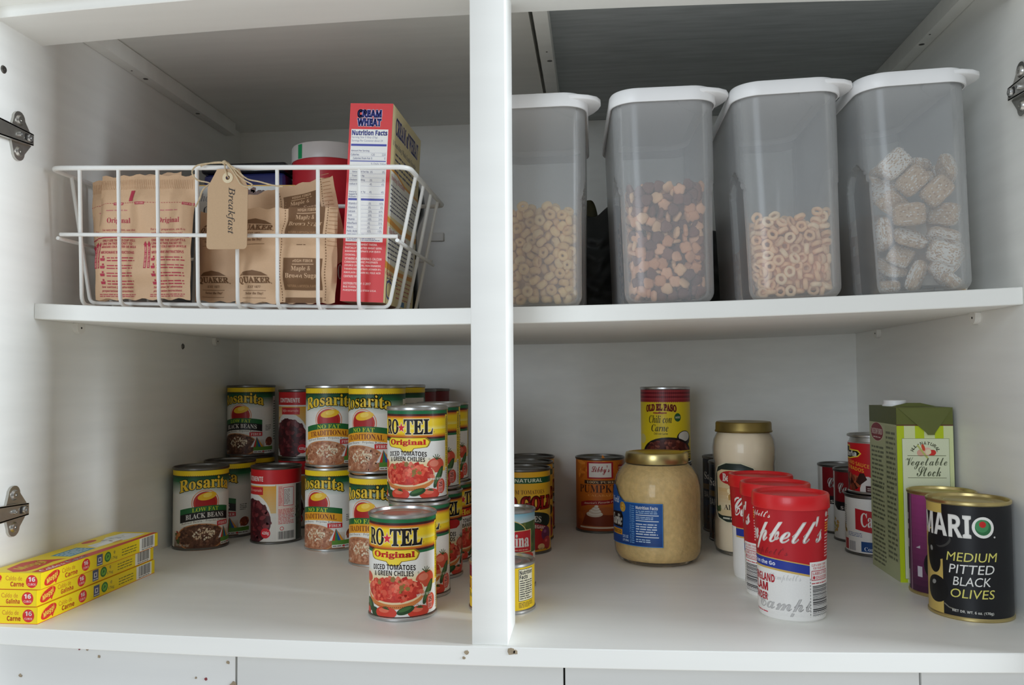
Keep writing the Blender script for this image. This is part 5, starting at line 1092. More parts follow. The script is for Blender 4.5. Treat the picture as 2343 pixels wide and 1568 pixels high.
# resting places of the cereal pieces: x, y, z in tenths of a millimetre, then a rotation in hundredths
SIM = {
    'puff': [
        (326, 424, 38, 0, -28, 96, 0), (-325, 74, 38, 0, 59, 80, 0), (330, 660, 38, 98, 0, 0, -19), (329, 542, 38, 0, -77, 64, 0), (-47, 59, 38, 58, 0, 0, -81), (350, 246, 38, 0, -98, -19, 0),
        (88, 75, 38, 64, 0, 0, -77), (322, 110, 56, 65, -11, -60, 45), (-178, 58, 56, 24, 28, 54, -76), (198, 64, 56, 79, -12, 59, -5), (274, 328, 80, 1, -71, 1, -71), (321, 425, 116, 70, 0, 0, -71),
        (-112, 136, 122, 53, 53, 46, -46), (353, 168, 125, 93, -33, 16, 8), (274, 593, 129, 9, -70, 9, -70), (257, 58, 132, 27, -67, -55, 42), (-18, 117, 133, 37, 48, -57, -56), (-326, 57, 134, 15, -69, -40, 59),
        (69, 115, 135, 6, 63, -23, 74), (352, 682, 135, 27, -27, 65, 65), (-227, 71, 137, 50, 20, -15, -83), (-107, 38, 146, 2, -2, 71, 71), (143, 47, 154, 32, 21, -61, 69), (353, 57, 157, 38, -18, 7, 91),
        (351, 297, 166, 64, 61, -28, -38), (352, 511, 171, 24, 88, 36, -19), (291, 216, 192, 27, 88, -31, 25), (274, 374, 208, 8, 70, -8, -70), (-253, 90, 209, 68, 16, -20, -68), (43, 58, 215, 17, -95, 5, -26),
        (-355, 118, 228, 56, 3, -81, -18), (273, 88, 230, 11, -33, -93, 6), (295, 652, 231, 29, -61, -65, 34), (366, 136, 240, 62, -24, -70, 26), (162, 119, 250, 27, -61, 74, -5), (353, 552, 260, 72, 56, 12, -39),
        (-34, 57, 262, 94, 11, -29, 16), (310, 458, 263, 12, 78, 55, -25), (352, 281, 270, 27, -96, 12, 6), (121, 56, 299, 95, 10, -26, 16), (-290, 62, 306, 53, 75, 34, 20), (-111, 136, 309, 59, 59, 39, -39),
        (350, 62, 312, 25, -6, 94, 24), (351, 662, 314, 17, 90, 37, 14), (-211, 114, 318, 71, -42, 53, -16), (234, 38, 330, 22, -22, -67, -67), (296, 363, 330, 24, -59, -73, 25), (362, 205, 334, 31, -57, 25, -72),
        (352, 469, 338, 20, 40, -89, 12), (-351, 136, 342, 8, -8, 70, 70), (292, 569, 352, 82, 55, -18, 2), (279, 140, 356, 42, -30, 77, 38), (-28, 60, 360, 3, 100, 3, -1), (-141, 38, 378, 66, -66, 25, 25),
        (72, 117, 386, 33, 58, 8, 74), (159, 117, 394, 52, -45, -71, 14), (-258, 115, 407, 47, -19, -20, 84), (293, 258, 409, 89, 43, -16, 1), (353, 343, 410, 19, 0, -71, 67), (349, 38, 421, 71, 71, 1, -1),
        (274, 660, 424, 2, -71, -2, 71), (358, 135, 425, 19, 73, -33, -56), (-343, 56, 430, 19, -76, 2, -62), (222, 84, 434, 46, 10, -86, -23), (354, 494, 435, 76, 62, -18, 1), (372, 591, 440, 71, -4, 71, -4),
        (-87, 119, 452, 23, -89, -33, 21), (-3, 62, 454, 55, 11, 78, -27), (293, 434, 458, 41, 18, -62, 65), (122, 57, 472, 29, -26, -24, 89), (-182, 59, 473, 77, -4, -24, -60), (274, 559, 491, 12, -70, 12, -70),
        (372, 229, 492, 68, -19, -68, 19), (295, 335, 495, 22, 88, 40, 14), (274, 40, 514, 26, -28, -64, -66), (324, 664, 517, 15, -98, -11, 12), (-271, 114, 523, 26, 72, 10, -64), (-352, 58, 527, 0, -38, 92, -1),
        (-62, 117, 531, 94, 19, 25, 17), (372, 60, 532, 6, -70, -6, 70), (199, 118, 544, 80, -16, -57, 4), (62, 38, 546, 44, 44, 56, -56), (351, 488, 549, 36, 50, 41, -67), (-177, 116, 562, 12, -51, 20, -82),
        (345, 145, 566, 83, -50, -22, -10), (281, 415, 571, 48, 46, -60, -45), (293, 267, 572, 6, -55, 76, 33), (-12, 117, 594, 5, -90, 30, 31), (114, 115, 600, 81, -34, 18, -44), (296, 582, 602, 45, -31, 71, 46),
        (-352, 73, 604, 99, -1, 0, -13), (367, 660, 607, 16, -68, 24, -68), (-104, 61, 608, 20, 42, 77, 44), (283, 58, 609, 15, 6, 12, 98), (294, 209, 629, 27, -46, -82, -20), (-267, 108, 638, 69, 15, 57, 42),
        (294, 501, 648, 18, -37, -78, -47), (43, 58, 658, 25, 55, 75, 26), (294, 343, 660, 76, -34, -56, -1), (191, 112, 662, 23, -53, 1, -82), (-184, 136, 675, 2, 2, 71, -71), (352, 58, 678, 91, -13, 3, -39),
        (274, 661, 684, 66, 25, 66, 25), (-65, 136, 694, 40, 40, -58, 58), (372, 583, 694, 2, -71, -2, 71), (-352, 47, 700, 58, -54, 36, 49), (257, 123, 700, 56, 30, 44, 63), (354, 169, 705, 32, -24, -77, -50),
        (309, 426, 710, 38, 91, -17, -6), (108, 118, 731, 7, 77, 36, 52), (284, 257, 732, 61, 1, 79, 6), (10, 59, 747, 14, -62, 73, -25), (-278, 117, 753, 62, 17, 66, 39), (290, 523, 760, 35, 48, -65, -48),
        (353, 352, 762, 60, 17, 42, -66), (187, 57, 766, 18, 43, -7, 88), (-122, 113, 768, 93, 16, -28, -20), (351, 60, 776, 19, 22, 45, -84), (292, 661, 778, 98, -2, 12, 13), (372, 465, 787, 61, 36, -61, -36),
        (-207, 38, 804, 71, 71, 0, 0), (280, 173, 807, 30, -50, 44, -69), (-15, 116, 811, 18, 91, 29, 22), (372, 216, 811, 55, 45, 55, 45), (-360, 59, 812, 61, 31, -54, -50), (351, 574, 826, 25, 38, -85, 27),
        (266, 59, 828, 33, -39, 80, -30), (116, 58, 832, 42, -34, 82, -18), (292, 300, 840, 43, -83, -22, -28), (-184, 132, 847, 30, -26, 68, 62), (191, 117, 870, 20, 85, -1, -48), (352, 385, 870, 50, 33, -58, 55),
        (302, 658, 876, 96, -26, -9, -7), (-72, 133, 885, 68, -62, -28, -28), (366, 84, 886, 48, -52, -53, 46), (34, 38, 886, 11, -11, -70, -70), (-261, 56, 892, 12, -11, 98, -15), (362, 487, 900, 38, -64, -36, 56),
        (-352, 136, 901, 65, -65, 27, 27), (294, 197, 917, 9, -14, -51, 84), (350, 290, 918, 96, 3, 23, 13), (273, 38, 944, 70, 70, 12, -12), (142, 38, 944, 24, 24, -66, 66), (295, 434, 955, 16, -65, -61, -44),
        (-88, 58, 960, 24, -17, 95, 14), (-189, 119, 963, 36, 68, -18, -61), (292, 663, 966, 9, 92, -37, 14), (-277, 67, 968, 79, -3, -19, -58), (28, 118, 975, 32, 75, 23, 54), (372, 573, 977, 69, -16, 69, -16),
        (329, 131, 983, 33, -54, -74, -23), (-372, 58, 991, 9, -70, 9, -70), (200, 118, 992, 32, 13, -92, 19), (277, 336, 992, 33, 48, 20, 79), (-62, 128, 1020, 15, 11, -91, 36), (-218, 518, 1028, 0, -65, -76, 0),
        (27, 564, 1028, 55, 0, 0, 84), (-308, 595, 1028, 0, 94, 34, 0), (-350, 377, 1028, 0, -82, 57, 0), (-202, 661, 1028, 92, 0, 0, -40), (-9, 451, 1028, 72, 0, 0, 69), (97, 661, 1028, 99, 0, 0, 14),
        (-190, 401, 1028, 98, 0, 0, 21), (-342, 139, 1033, 6, 36, 78, -50), (108, 57, 1036, 34, 23, -24, -88), (-144, 38, 1040, 7, 7, 70, -70), (95, 453, 1046, 21, -72, -34, 57), (83, 216, 1046, 36, -58, -19, 71),
        (-86, 635, 1046, 79, -48, 37, 10), (-68, 348, 1046, 46, -72, -34, 40), (187, 268, 1046, 45, -67, 42, 41), (-333, 262, 1046, 79, -21, -57, -8),
    ],
    'flake': [
        (-74, 95, 40, 0, 94, -34, 0), (312, 122, 40, 99, 0, 0, 13), (206, 122, 40, 99, 0, 0, -13), (-348, 373, 40, 16, 0, 0, -99), (37, 54, 40, 0, -7, 100, 0), (-288, 618, 51, 41, -43, -65, -46),
        (-338, 119, 51, 7, 11, 78, -62), (-285, 284, 51, 5, 61, 12, 78), (-285, 464, 52, 78, -10, 61, -3), (-162, 51, 53, 52, 36, 60, 50), (-370, 216, 54, 71, 1, 71, 1), (-354, 542, 79, 44, -48, 71, 27),
        (134, 47, 79, 9, -18, 66, 72), (-211, 123, 108, 64, -47, 48, -38), (-357, 670, 112, 65, -53, 44, 32), (357, 40, 113, 9, -9, 70, 70), (259, 53, 115, 60, 43, 64, 22), (-286, 51, 115, 36, 62, -16, -68),
        (57, 124, 124, 71, 17, -68, -1), (-27, 51, 129, 38, 18, -66, 62), (-286, 210, 129, 68, 41, 43, -43), (-368, 296, 130, 64, -29, -66, 28), (-282, 391, 130, 69, 21, 62, 31), (-108, 119, 132, 51, 77, 14, -35),
        (150, 134, 132, 47, -47, -53, -53), (-367, 473, 148, 69, 5, -72, -9), (-370, 140, 151, 11, -70, 11, -70), (-365, 581, 174, 18, 69, 25, 65), (146, 53, 184, 11, 0, -58, 80), (-276, 667, 186, 43, 56, 43, 56),
        (276, 134, 188, 65, -65, 28, 28), (-276, 305, 188, 54, -45, -54, 45), (370, 122, 189, 9, -70, -9, 70), (-277, 142, 192, 34, -49, -73, -33), (-214, 51, 195, 19, -67, 58, -41), (54, 54, 202, 58, 24, 76, 17),
        (-357, 58, 206, 17, -16, -93, -27), (-359, 220, 207, 68, -40, 42, 44), (-370, 388, 211, 29, 65, 29, 65), (-94, 46, 213, 2, -4, -66, -75), (289, 47, 215, 40, 31, 65, -57), (-147, 134, 226, 25, -25, 66, 66),
        (-356, 483, 251, 58, 11, -72, -35), (-286, 570, 251, 61, 51, 49, -36), (-359, 647, 260, 27, -74, 61, 6), (-360, 302, 267, 61, 30, 71, 16), (202, 53, 272, 58, -81, -4, -11), (-278, 61, 277, 8, -91, 32, 25),
        (358, 96, 279, 3, 40, 89, 22), (46, 122, 279, 86, 10, -50, 7), (-292, 213, 280, 9, 89, -37, -24), (-370, 132, 280, 41, -58, -41, 58), (-288, 390, 288, 37, -74, -42, -37), (-24, 57, 291, 3, 50, 27, -82),
        (-178, 52, 292, 15, -64, 2, 75), (-104, 124, 318, 6, 12, -98, -12), (112, 54, 323, 70, -69, 5, -20), (-369, 578, 327, 58, 41, 57, 41), (-276, 667, 331, 70, -9, -70, 9), (291, 55, 334, 40, 23, 10, -88),
        (-292, 308, 336, 19, 63, -75, -12), (-356, 40, 342, 6, 6, 70, -70), (205, 123, 350, 52, 39, -44, 62), (-265, 133, 354, 15, 76, -1, 63), (-354, 415, 354, 19, -16, 95, -19), (-293, 501, 359, 89, -1, -46, -6),
        (-252, 40, 376, 67, 67, -24, 24), (-358, 233, 378, 64, 64, 38, -19), (-357, 138, 379, 2, -12, -9, -99), (61, 122, 385, 42, -19, 86, -23), (-150, 53, 393, 69, -22, -69, 5), (-67, 53, 394, 57, -54, -48, 40),
        (-355, 644, 407, 17, -52, 31, -78), (-365, 540, 424, 67, -27, 62, -31), (280, 116, 426, 63, 56, -5, -53), (-287, 379, 433, 64, 68, -16, 32), (-276, 288, 436, 10, 70, -10, -70), (148, 134, 440, 67, -67, 22, 22),
        (-357, 63, 442, 43, 14, -50, 74), (-10, 134, 443, 70, 70, 12, -12), (-356, 450, 450, 73, 67, 6, 7), (217, 56, 455, 73, 9, 63, -23), (357, 40, 455, 9, -9, -70, -70), (-267, 134, 456, 42, 59, 11, 68),
        (76, 52, 462, 29, -77, 21, -52), (-116, 124, 463, 64, -17, 75, 1), (-191, 71, 487, 4, 56, 35, -75), (-13, 41, 490, 11, -11, 70, 70), (-358, 337, 497, 43, -9, -43, -79), (-358, 635, 510, 43, 44, 64, -47),
        (-290, 221, 515, 32, 58, 4, 75), (-289, 53, 521, 10, 57, -16, -80), (-357, 141, 523, 19, -95, -25, 7), (-276, 434, 525, 68, 20, 68, 20), (-356, 548, 526, 38, 39, 67, -51), (94, 116, 527, 93, -33, 14, -8),
        (357, 120, 527, 15, 80, 58, -10), (200, 134, 534, 7, -7, 70, 70), (-95, 54, 540, 49, 47, -23, -70), (283, 55, 544, 21, -46, -33, 80), (-9, 134, 549, 6, 6, 70, -70), (175, 40, 550, 57, 57, -42, 42),
        (-370, 446, 553, 62, 33, -62, -33), (-287, 299, 568, 44, 88, -9, 15), (-293, 667, 569, 46, 45, -75, -12), (-172, 54, 587, 18, 80, 23, 52), (-288, 511, 594, 2, -30, 90, -33), (-370, 217, 594, 70, -6, -70, 6),
        (-355, 99, 596, 20, -70, -69, -3), (-359, 368, 607, 92, 36, 6, 16), (-93, 134, 615, 70, 70, -10, 10), (-258, 55, 620, 2, 11, 82, 56), (-8, 51, 621, 27, 83, -29, -39), (-370, 605, 622, 37, -60, -37, 60),
        (358, 52, 628, 11, 78, 61, -4), (74, 123, 629, 1, -36, -93, -11), (279, 123, 629, 23, -44, -59, -64), (177, 123, 647, 78, -57, 20, 12), (-287, 434, 652, 88, 46, 15, -4), (-359, 309, 666, 87, 28, 23, -32),
        (-291, 221, 666, 97, 4, 18, 16), (-107, 40, 666, 58, -58, -40, -40), (-289, 668, 668, 98, 7, -15, -12), (-183, 124, 669, 46, -41, 64, -46), (-296, 557, 676, 41, -72, -56, 4), (-347, 41, 678, 43, -42, -56, -57),
        (-30, 124, 695, 47, 17, -86, 4), (-267, 124, 696, 59, 34, -57, -46), (-359, 143, 696, 31, -25, -32, -86), (357, 123, 706, 65, 46, 41, 44), (88, 53, 707, 64, -21, -61, 41), (-276, 363, 714, 62, 33, -62, -33),
        (273, 52, 715, 80, 16, 58, 4), (-370, 466, 720, 70, 5, 70, 5), (181, 52, 725, 6, 72, -12, -68), (-370, 666, 741, 13, -70, 13, -70), (-359, 265, 755, 72, -33, -38, -48), (-358, 571, 758, 58, -80, 14, 3),
        (-205, 72, 761, 97, 17, 16, 9), (-106, 53, 769, 63, -47, -37, 50), (-16, 52, 771, 33, 71, 22, 58), (351, 40, 781, 33, 33, 62, -62), (66, 124, 782, 0, -73, -17, 67), (-357, 396, 783, 2, 28, -89, -37),
        (164, 116, 792, 19, 23, 93, -22), (276, 124, 792, 17, -61, 1, 77), (-298, 121, 800, 66, 6, 14, 73), (-276, 221, 812, 57, -41, 57, -41), (-286, 665, 814, 10, -91, 38, -9), (-288, 332, 815, 89, 30, 21, -27),
        (-359, 489, 824, 32, 23, -74, 54), (-288, 556, 834, 36, 27, -72, 53), (-68, 134, 837, 41, 41, 57, -57), (-352, 60, 842, 22, -75, -42, -46), (-167, 100, 847, 9, -92, 33, 21), (370, 121, 857, 23, -67, -23, 67),
        (-289, 428, 870, 77, -35, 6, 53), (-358, 178, 873, 17, -80, -51, -25), (16, 120, 875, 78, 31, 48, 27), (282, 57, 875, 64, -31, -58, -39), (-256, 40, 876, 2, -2, -71, -71), (211, 124, 881, 9, -73, -61, 29),
        (107, 122, 882, 51, 35, -67, -42), (-259, 132, 884, 12, 25, 68, -67), (-364, 666, 889, 48, 45, -57, -49), (-289, 288, 892, 83, 30, -12, 46), (-284, 649, 908, 71, 18, 67, 9), (-69, 53, 911, 37, 52, 56, 54),
        (-357, 565, 911, 6, -45, 88, -12), (-359, 369, 922, 89, -21, -21, -34), (-149, 52, 930, 22, -57, -32, 73), (-357, 473, 932, 50, 38, -41, 66), (62, 51, 944, 70, -14, 36, -59), (-357, 40, 951, 56, 56, -43, 43),
        (-288, 213, 953, 48, 18, 12, -85), (-370, 134, 954, 56, -43, -56, 43), (351, 130, 957, 47, 51, 54, -48), (240, 52, 963, 12, 21, -7, -97), (154, 128, 980, 36, 39, -65, 54), (-218, 130, 981, 34, -36, -65, -57),
        (-370, 284, 983, 18, 68, 18, 68), (-276, 407, 983, 29, 64, -29, -64), (-112, 117, 989, 13, 73, 61, -28), (-285, 528, 992, 55, -35, 71, -28), (-28, 52, 996, 7, 97, 13, -18), (-359, 624, 998, 50, 61, -37, 49),
        (-276, 303, 1005, 25, -66, 25, -66), (51, 134, 1015, 24, -24, -66, -66), (277, 134, 1031, 34, -34, 62, 62), (-309, 174, 1035, 60, 40, 62, -29), (-297, 54, 1041, 22, -69, 19, -67), (-358, 365, 1043, 16, 3, 56, 81),
        (198, 53, 1048, 71, -6, 69, 11), (115, 51, 1053, 62, -49, 50, -37), (-204, 51, 1056, 10, 98, 14, -13), (-288, 670, 1060, 70, 70, 10, 6), (-298, 453, 1061, 17, 90, -36, 21), (-357, 258, 1070, 14, -98, 0, 12),
        (5, 52, 1072, 2, 90, 39, -20), (-101, 40, 1075, 66, 66, 25, -25), (-358, 587, 1095, 51, 77, -35, 14), (357, 127, 1099, 74, 66, -8, 11), (-358, 111, 1100, 41, -1, -31, -86), (278, 53, 1106, 50, 61, -44, -42),
        (61, 124, 1123, 19, 15, -97, 9), (-288, 187, 1125, 4, 13, -99, 9), (-356, 490, 1132, 37, -89, 20, 15), (-49, 129, 1133, 53, -78, 28, 19), (-357, 664, 1137, 46, 51, -64, 34), (-282, 53, 1147, 5, 74, 24, 62),
        (-361, 361, 1149, 59, 26, 63, 43), (131, 52, 1155, 53, -22, 82, 0), (-267, 397, 1166, 15, -34, -6, 93), (-278, 290, 1170, 13, -14, -97, 15), (-277, 597, 1170, 47, -64, -43, -43), (-146, 135, 1172, 9, -17, -97, 17),
        (277, 137, 1175, 88, -20, -6, 42), (-272, 502, 1178, 33, -57, 17, -73), (18, 233, 1180, 99, 0, 0, 12), (94, 666, 1180, 55, 0, 0, 84), (118, 281, 1180, 52, 0, 0, -85), (261, 534, 1180, 0, -22, 98, 0),
        (-89, 225, 1180, 30, 0, 0, -96), (15, 51, 1182, 61, 36, 68, 16), (357, 54, 1182, 66, -43, 34, 52), (-180, 46, 1182, 65, -73, -11, -17), (149, 155, 1187, 82, -43, 21, -32), (344, 259, 1191, 77, 52, 34, -15),
        (183, 465, 1191, 6, 61, -50, -62), (6, 353, 1191, 50, 62, 6, 61), (-85, 399, 1191, 70, 59, 19, -36), (190, 346, 1191, 77, -36, 51, -14), (-40, 524, 1191, 5, -60, 51, -62), (360, 667, 1191, 52, 51, -59, -35),
        (47, 585, 1191, 22, 8, 78, 58), (101, 402, 1191, 28, -36, 50, -73), (-172, 299, 1191, 42, -42, -46, -66), (219, 252, 1191, 41, 43, 66, -46), (355, 530, 1191, 77, 5, 62, 15), (-121, 586, 1191, 59, -34, 52, -52),
        (156, 574, 1191, 60, 0, 78, 16), (-171, 494, 1191, 6, 61, -11, -78), (272, 410, 1191, 42, -70, 36, 46), (297, 330, 1191, 70, 41, 47, -35), (205, 666, 1191, 14, -41, -66, -61), (41, 482, 1192, 55, 74, 21, 33),
        (370, 417, 1193, 65, 27, 65, 27), (-122, 680, 1193, 70, 70, 9, -9), (-77, 52, 1194, 49, -38, 57, -53), (-220, 206, 1196, 10, 98, -3, -20), (366, 164, 1196, 64, 35, -63, -29), (-366, 572, 1200, 67, -20, 70, -14),
        (220, 53, 1200, 7, 86, -13, -49), (-359, 228, 1201, 43, -44, -68, -41),
    ],
    'ring': [
        (-302, 182, 38, 0, -50, -86, 0), (-241, 69, 38, 0, -53, -85, 0), (174, 63, 38, 29, 0, 0, -96), (41, 116, 38, 11, 0, 0, 99), (276, 118, 55, 47, -33, 72, -39), (-293, 334, 55, 36, 21, 76, -49),
        (-294, 447, 55, 62, 26, -55, 49), (-294, 568, 56, 39, 49, -61, 49), (-140, 124, 56, 31, -52, -60, -52), (-350, 95, 57, 74, -61, 28, 1), (-285, 664, 57, 56, -56, 43, -43), (-53, 49, 57, 15, -3, 63, 76),
        (352, 58, 104, 63, 30, -2, 72), (194, 58, 116, 20, -1, 0, -98), (-354, 515, 120, 27, -74, 61, 4), (-372, 392, 120, 39, -59, 39, -59), (94, 56, 124, 69, -27, -66, 9), (-274, 246, 128, 66, -26, -66, 26),
        (-246, 50, 133, 74, 54, -28, 29), (-304, 153, 134, 56, -32, 60, 48), (32, 118, 134, 44, -42, 55, -57), (-354, 662, 136, 99, 3, -13, -7), (-68, 120, 143, 9, 89, 44, -12), (-194, 136, 154, 46, -46, 54, 54),
        (-354, 50, 160, 65, -70, 10, 28), (-295, 574, 170, 6, 41, 31, 85), (-290, 326, 174, 23, -26, 40, 85), (-146, 41, 185, 70, -72, 0, 3), (141, 118, 198, 11, 13, -98, 13), (-292, 401, 205, 18, 57, -67, 44),
        (221, 56, 209, 13, 70, -36, -61), (-372, 488, 210, 51, -49, -51, 49), (363, 57, 211, 28, -59, -41, 63), (-351, 202, 223, 6, -74, -44, 51), (45, 56, 226, 31, 54, -47, -63), (-264, 108, 227, 52, 54, -17, -64),
        (-372, 662, 228, 38, -60, -38, 60), (-58, 42, 256, 71, 68, -12, 17), (-355, 291, 260, 17, 4, -59, -79), (-309, 570, 264, 91, 3, -10, 40), (-167, 120, 269, 62, 25, -74, -3), (-335, 55, 271, 9, 60, 24, 76),
        (307, 120, 286, 60, 50, -50, -37), (-372, 379, 289, 68, -20, 68, -20), (-286, 465, 291, 29, -70, 40, -52), (127, 135, 295, 67, 66, -23, 25), (228, 118, 303, 66, -41, 57, -27), (-274, 355, 314, 67, 23, 67, 23),
        (27, 85, 315, 10, 95, 26, 11), (-343, 663, 318, 62, 11, 7, 77), (-243, 56, 322, 66, 17, 62, 39), (-350, 158, 324, 85, -38, 28, -23), (-80, 119, 328, 10, 23, 96, -14), (-297, 564, 344, 5, -97, -22, -10),
        (-352, 284, 362, 1, 40, 91, -12), (-348, 56, 369, 4, 21, -97, 13), (161, 57, 376, 64, -49, -49, 34), (286, 56, 376, 69, 15, -70, 4), (-160, 57, 378, 49, 20, -81, -26), (371, 117, 383, 57, 42, 57, 42),
        (-290, 195, 388, 7, -53, 77, 35), (0, 57, 392, 9, -42, 90, -11), (-291, 419, 392, 42, 88, -9, 20), (-274, 662, 396, 9, -70, 9, -70), (87, 136, 403, 58, -58, -41, -41), (-355, 484, 408, 78, -32, -34, -42),
        (-364, 624, 419, 28, 70, -30, -58), (-262, 56, 435, 64, -20, -74, 0), (-352, 97, 437, 3, 15, -98, 13), (-350, 359, 441, 85, 17, -46, 19), (-102, 58, 447, 87, 14, 46, 8), (243, 59, 461, 72, -10, -12, 67),
        (-291, 558, 472, 30, -94, -4, 13), (-296, 268, 474, 68, 47, -16, -54), (349, 56, 474, 7, 77, -35, -53), (-271, 160, 481, 62, 2, -70, 35), (121, 56, 482, 17, -69, 2, 70), (22, 104, 488, 69, 70, 11, -12),
        (-187, 114, 504, 77, 48, 21, 36), (-329, 430, 504, 25, 71, 51, -42), (-292, 664, 506, 71, -26, -65, 8), (-352, 111, 513, 86, -12, -6, -49), (-372, 220, 516, 71, 0, 71, 0), (-76, 136, 531, 62, -62, -34, -34),
        (225, 57, 536, 11, 62, 77, 10), (-267, 38, 547, 65, -65, -27, -27), (-278, 498, 548, 64, 23, 71, 19), (-355, 317, 551, 44, 56, 65, -28), (352, 117, 552, 25, -2, -18, -95), (-372, 525, 552, 34, -62, -34, 62),
        (144, 136, 565, 32, 32, -63, 63), (-140, 56, 569, 65, -20, -45, 58), (-291, 592, 591, 50, 61, -56, 25), (57, 106, 595, 83, 28, -40, -25), (-354, 143, 602, 61, 68, -19, 36), (-38, 56, 602, 21, 57, -71, -35),
        (-355, 391, 608, 18, -30, 56, 75), (156, 48, 615, 54, 58, 34, -50), (252, 119, 630, 7, 64, -10, 76), (352, 119, 635, 64, -11, 9, 76), (-372, 663, 640, 32, 63, 32, 63), (-291, 300, 641, 49, -81, -18, -27),
        (-208, 50, 644, 36, -56, 53, 53), (-264, 127, 666, 30, 1, 81, -51), (-344, 221, 668, 26, 93, 20, -18), (-293, 436, 670, 28, 71, -64, -11), (-283, 663, 671, 71, -11, -63, 29), (-352, 57, 674, 96, 15, -7, 24),
        (-102, 59, 678, 6, -82, 53, -22), (10, 57, 678, 38, -68, -56, 29), (196, 56, 701, 94, -6, 22, 24), (293, 280, 708, 59, 0, 0, 81), (138, 516, 708, 50, 0, 0, 86), (178, 274, 708, 0, -82, 57, 0),
        (352, 593, 708, 26, 0, 0, 96), (-158, 445, 708, 0, -100, -8, 0), (-211, 247, 708, 0, -82, -57, 0), (-195, 554, 708, 59, 0, 0, -80), (352, 398, 708, 0, 100, -6, 0), (-44, 662, 708, 0, 64, -77, 0),
        (242, 467, 708, 4, 0, 0, 100), (238, 582, 708, 88, 0, 0, -48), (156, 662, 708, 0, 93, 36, 0), (-348, 348, 710, 37, 6, -42, -83), (81, 57, 713, 82, 27, 39, 32), (352, 55, 717, 14, -99, -1, -4),
        (284, 146, 719, 3, 47, 84, -28), (-338, 596, 723, 45, 26, 79, 31), (-182, 135, 723, 39, -26, -88, 0), (172, 162, 724, 42, -49, 36, -67), (73, 168, 725, 69, 42, -50, 32), (-68, 168, 725, 72, 67, 10, 16),
        (12, 250, 725, 61, -48, -63, 1), (-94, 261, 725, 27, 58, -19, -74), (-74, 564, 725, 67, 58, 20, -42), (-60, 458, 725, 53, -14, -78, 29), (-205, 362, 725, 5, -58, -54, -61), (349, 501, 725, 60, -76, 21, 11),
        (146, 407, 725, 32, 8, -79, -52), (22, 364, 725, 27, -60, 8, 74), (-188, 664, 726, 73, -8, -60, 32), (-87, 360, 726, 48, -62, 45, 42), (49, 473, 726, 44, -48, -37, 66), (40, 569, 727, 47, 41, -52, 58),
        (245, 366, 727, 58, 67, -18, 43), (53, 664, 728, 13, 62, 29, 72), (279, 682, 728, 46, -46, 53, 53), (-350, 483, 731, 57, -42, -8, 70), (-322, 134, 749, 90, 3, -20, 38), (-353, 244, 751, 91, -32, 3, -28),
        (-108, 58, 760, 97, -5, -22, -9), (-353, 38, 769, 37, -37, 60, 60), (236, 57, 770, 66, 7, 22, 72), (-10, 112, 772, 44, -76, 16, 45), (92, 315, 777, 49, -50, -71, -1), (-243, 59, 779, 10, 36, 29, 88),
        (353, 307, 781, 70, 6, 19, 68), (290, 190, 783, 27, 73, -62, 8), (213, 581, 786, 0, 78, 63, 0), (-280, 321, 787, 44, -34, 5, -83), (-121, 644, 792, 93, 18, 29, 11), (-352, 411, 792, 86, 31, -15, 37),
        (129, 235, 801, 36, -24, 48, -76), (-170, 282, 802, 75, -46, 46, 11), (-188, 444, 802, 60, -61, -51, -12), (125, 663, 802, 47, -33, -72, 39), (-253, 213, 804, 42, 58, -7, -69), (69, 57, 809, 17, 72, 67, 3),
        (345, 39, 809, 68, 69, -19, 18), (-18, 221, 810, 97, 20, -9, -14), (-134, 190, 813, 81, 42, 37, -15), (-26, 316, 815, 50, 65, -39, 43), (-174, 92, 835, 19, -69, -56, -42), (-354, 116, 835, 82, -55, -7, 13),
        (352, 130, 853, 58, -24, -39, -67), (253, 79, 861, 25, 8, 52, -81),
    ],
    'biscuit': [
        (-290, 339, 72, 0, -71, -71, 0), (-252, 573, 148, 28, 65, 65, -28), (-49, 155, 164, 81, -14, -52, -23), (-241, 305, 277, 15, -78, 56, 21), (193, 73, 364, 69, 69, 14, -13), (-182, 172, 379, 37, -80, -46, -7),
        (-338, 588, 453, 71, -3, -71, 3), (232, 176, 526, 34, 93, 0, -16), (-98, 146, 548, 96, 26, 14, 3), (-338, 208, 611, 70, -9, -70, 9), (-260, 409, 623, 48, -62, 49, 38), (249, 155, 770, 58, -67, 41, -22),
        (-112, 72, 778, 71, -71, 0, 0), (-217, 203, 918, 31, -13, -37, -86), (167, 72, 995, 25, -25, 66, 66), (-254, 320, 1075, 88, 35, -28, -11), (-60, 74, 1115, 66, -66, -26, -25), (-249, 562, 1172, 0, -97, 0, 26),
        (107, 363, 1182, 0, -97, 24, 0), (338, 560, 1230, 50, 50, -50, -50), (104, 648, 1230, 71, 71, 0, 0), (338, 204, 1231, 21, 68, 21, 68), (-218, 81, 1297, 25, 25, 66, -66), (-182, 558, 1300, 69, -18, 18, -68),
        (93, 367, 1328, 93, 0, 0, 36),
    ],
}
